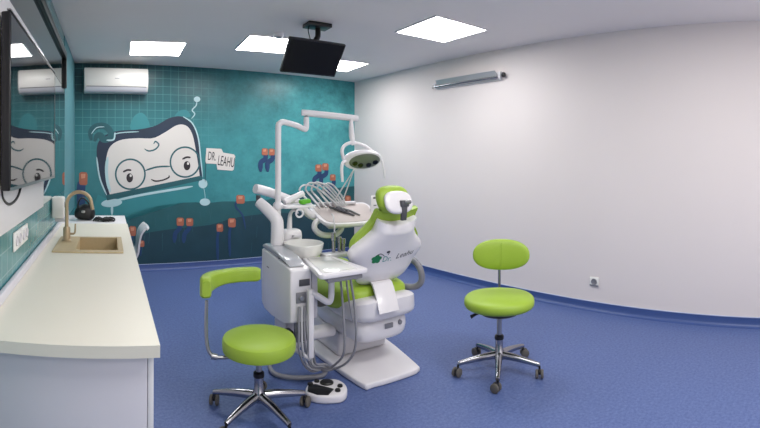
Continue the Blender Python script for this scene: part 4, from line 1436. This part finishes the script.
pd(0.085, 0.01, 0.017, 0.015).build('button', M['black'], fp)
pd(0.07, -0.045, 0.018, 0.016).build('button', M['black'], fp)
pd(-0.065, 0.07, 0.017, 0.015).build('button', M['black'], fp)
pd(-0.105, 0.03, 0.019, 0.016).build('button', M['black'], fp)
MB().prism([(-0.118, -0.002), (-0.075, 0.03), (0.045, -0.03), (0.012, -0.098), (-0.055, -0.096), (-0.118, -0.06)], FO + Vector((0, 0, 0.0486)), pu, pv, (0, 0, 0.007), 0.002).build('tread_plate', M['black'], fp)

# ------------------------------------------------------------------ lights: the room's further ceiling panels, behind and beside the photographer, plus an added fill
def lamp(name, loc, sx, sy, watts, col=(1, 0.985, 0.96)):
    l = bpy.data.lights.new(name, 'AREA')
    l.shape = 'RECTANGLE'
    l.size, l.size_y = sx, sy
    l.energy = watts
    l.color = col
    o = bpy.data.objects.new(name, l)
    COL.objects.link(o)
    o.location = loc
    return o


lamp('ceiling_panel_lamp', (2.2, 0.9, CZ - 0.01), 0.58, 0.58, 20)
lamp('ceiling_panel_lamp', (0.9, 1.0, CZ - 0.01), 0.58, 0.58, 20)
lamp('ceiling_panel_lamp', (2.2, -0.5, CZ - 0.01), 0.58, 0.58, 20)
wl_ = lamp('front_wall_fill', (1.9, YN + 0.02, 1.35), 2.6, 1.6, 20, (1, 0.98, 0.96))  # soft fill added on the unseen front wall to brighten ceiling and walls
wl_.rotation_euler = (PI / 2, 0, 0)

W = bpy.data.worlds.new('dim_room_air')
SC.world = W
W.use_nodes = True
W.node_tree.nodes['Background'].inputs[0].default_value = (0.8, 0.85, 0.9, 1)
W.node_tree.nodes['Background'].inputs[1].default_value = 0.3

# ------------------------------------------------------------------ camera: cylindrical panorama
cam = bpy.data.cameras.new('panorama_camera')
cam.type = 'PANO'
cam.panorama_type = 'CENTRAL_CYLINDRICAL'
cam.central_cylindrical_range_u_min = -380 / FOC
cam.central_cylindrical_range_u_max = 380 / FOC
cam.central_cylindrical_range_v_min = -(428 - YH) / FOC
cam.central_cylindrical_range_v_max = YH / FOC
cam.central_cylindrical_radius = 1.0
cam.clip_start = 0.02
co = bpy.data.objects.new('panorama_camera', cam)
COL.objects.link(co)
co.location = (0, 0, HC)
Rc = Matrix.Rotation(-YAW, 3, 'Z') @ Matrix.Rotation(ROLL, 3, 'Y') @ Matrix.Rotation(PI / 2, 3, 'X')
co.rotation_euler = Rc.to_euler()
SC.camera = co
SC.view_settings.view_transform = 'Standard'
SC.view_settings.look = 'None'
SC.view_settings.exposure = 0.0
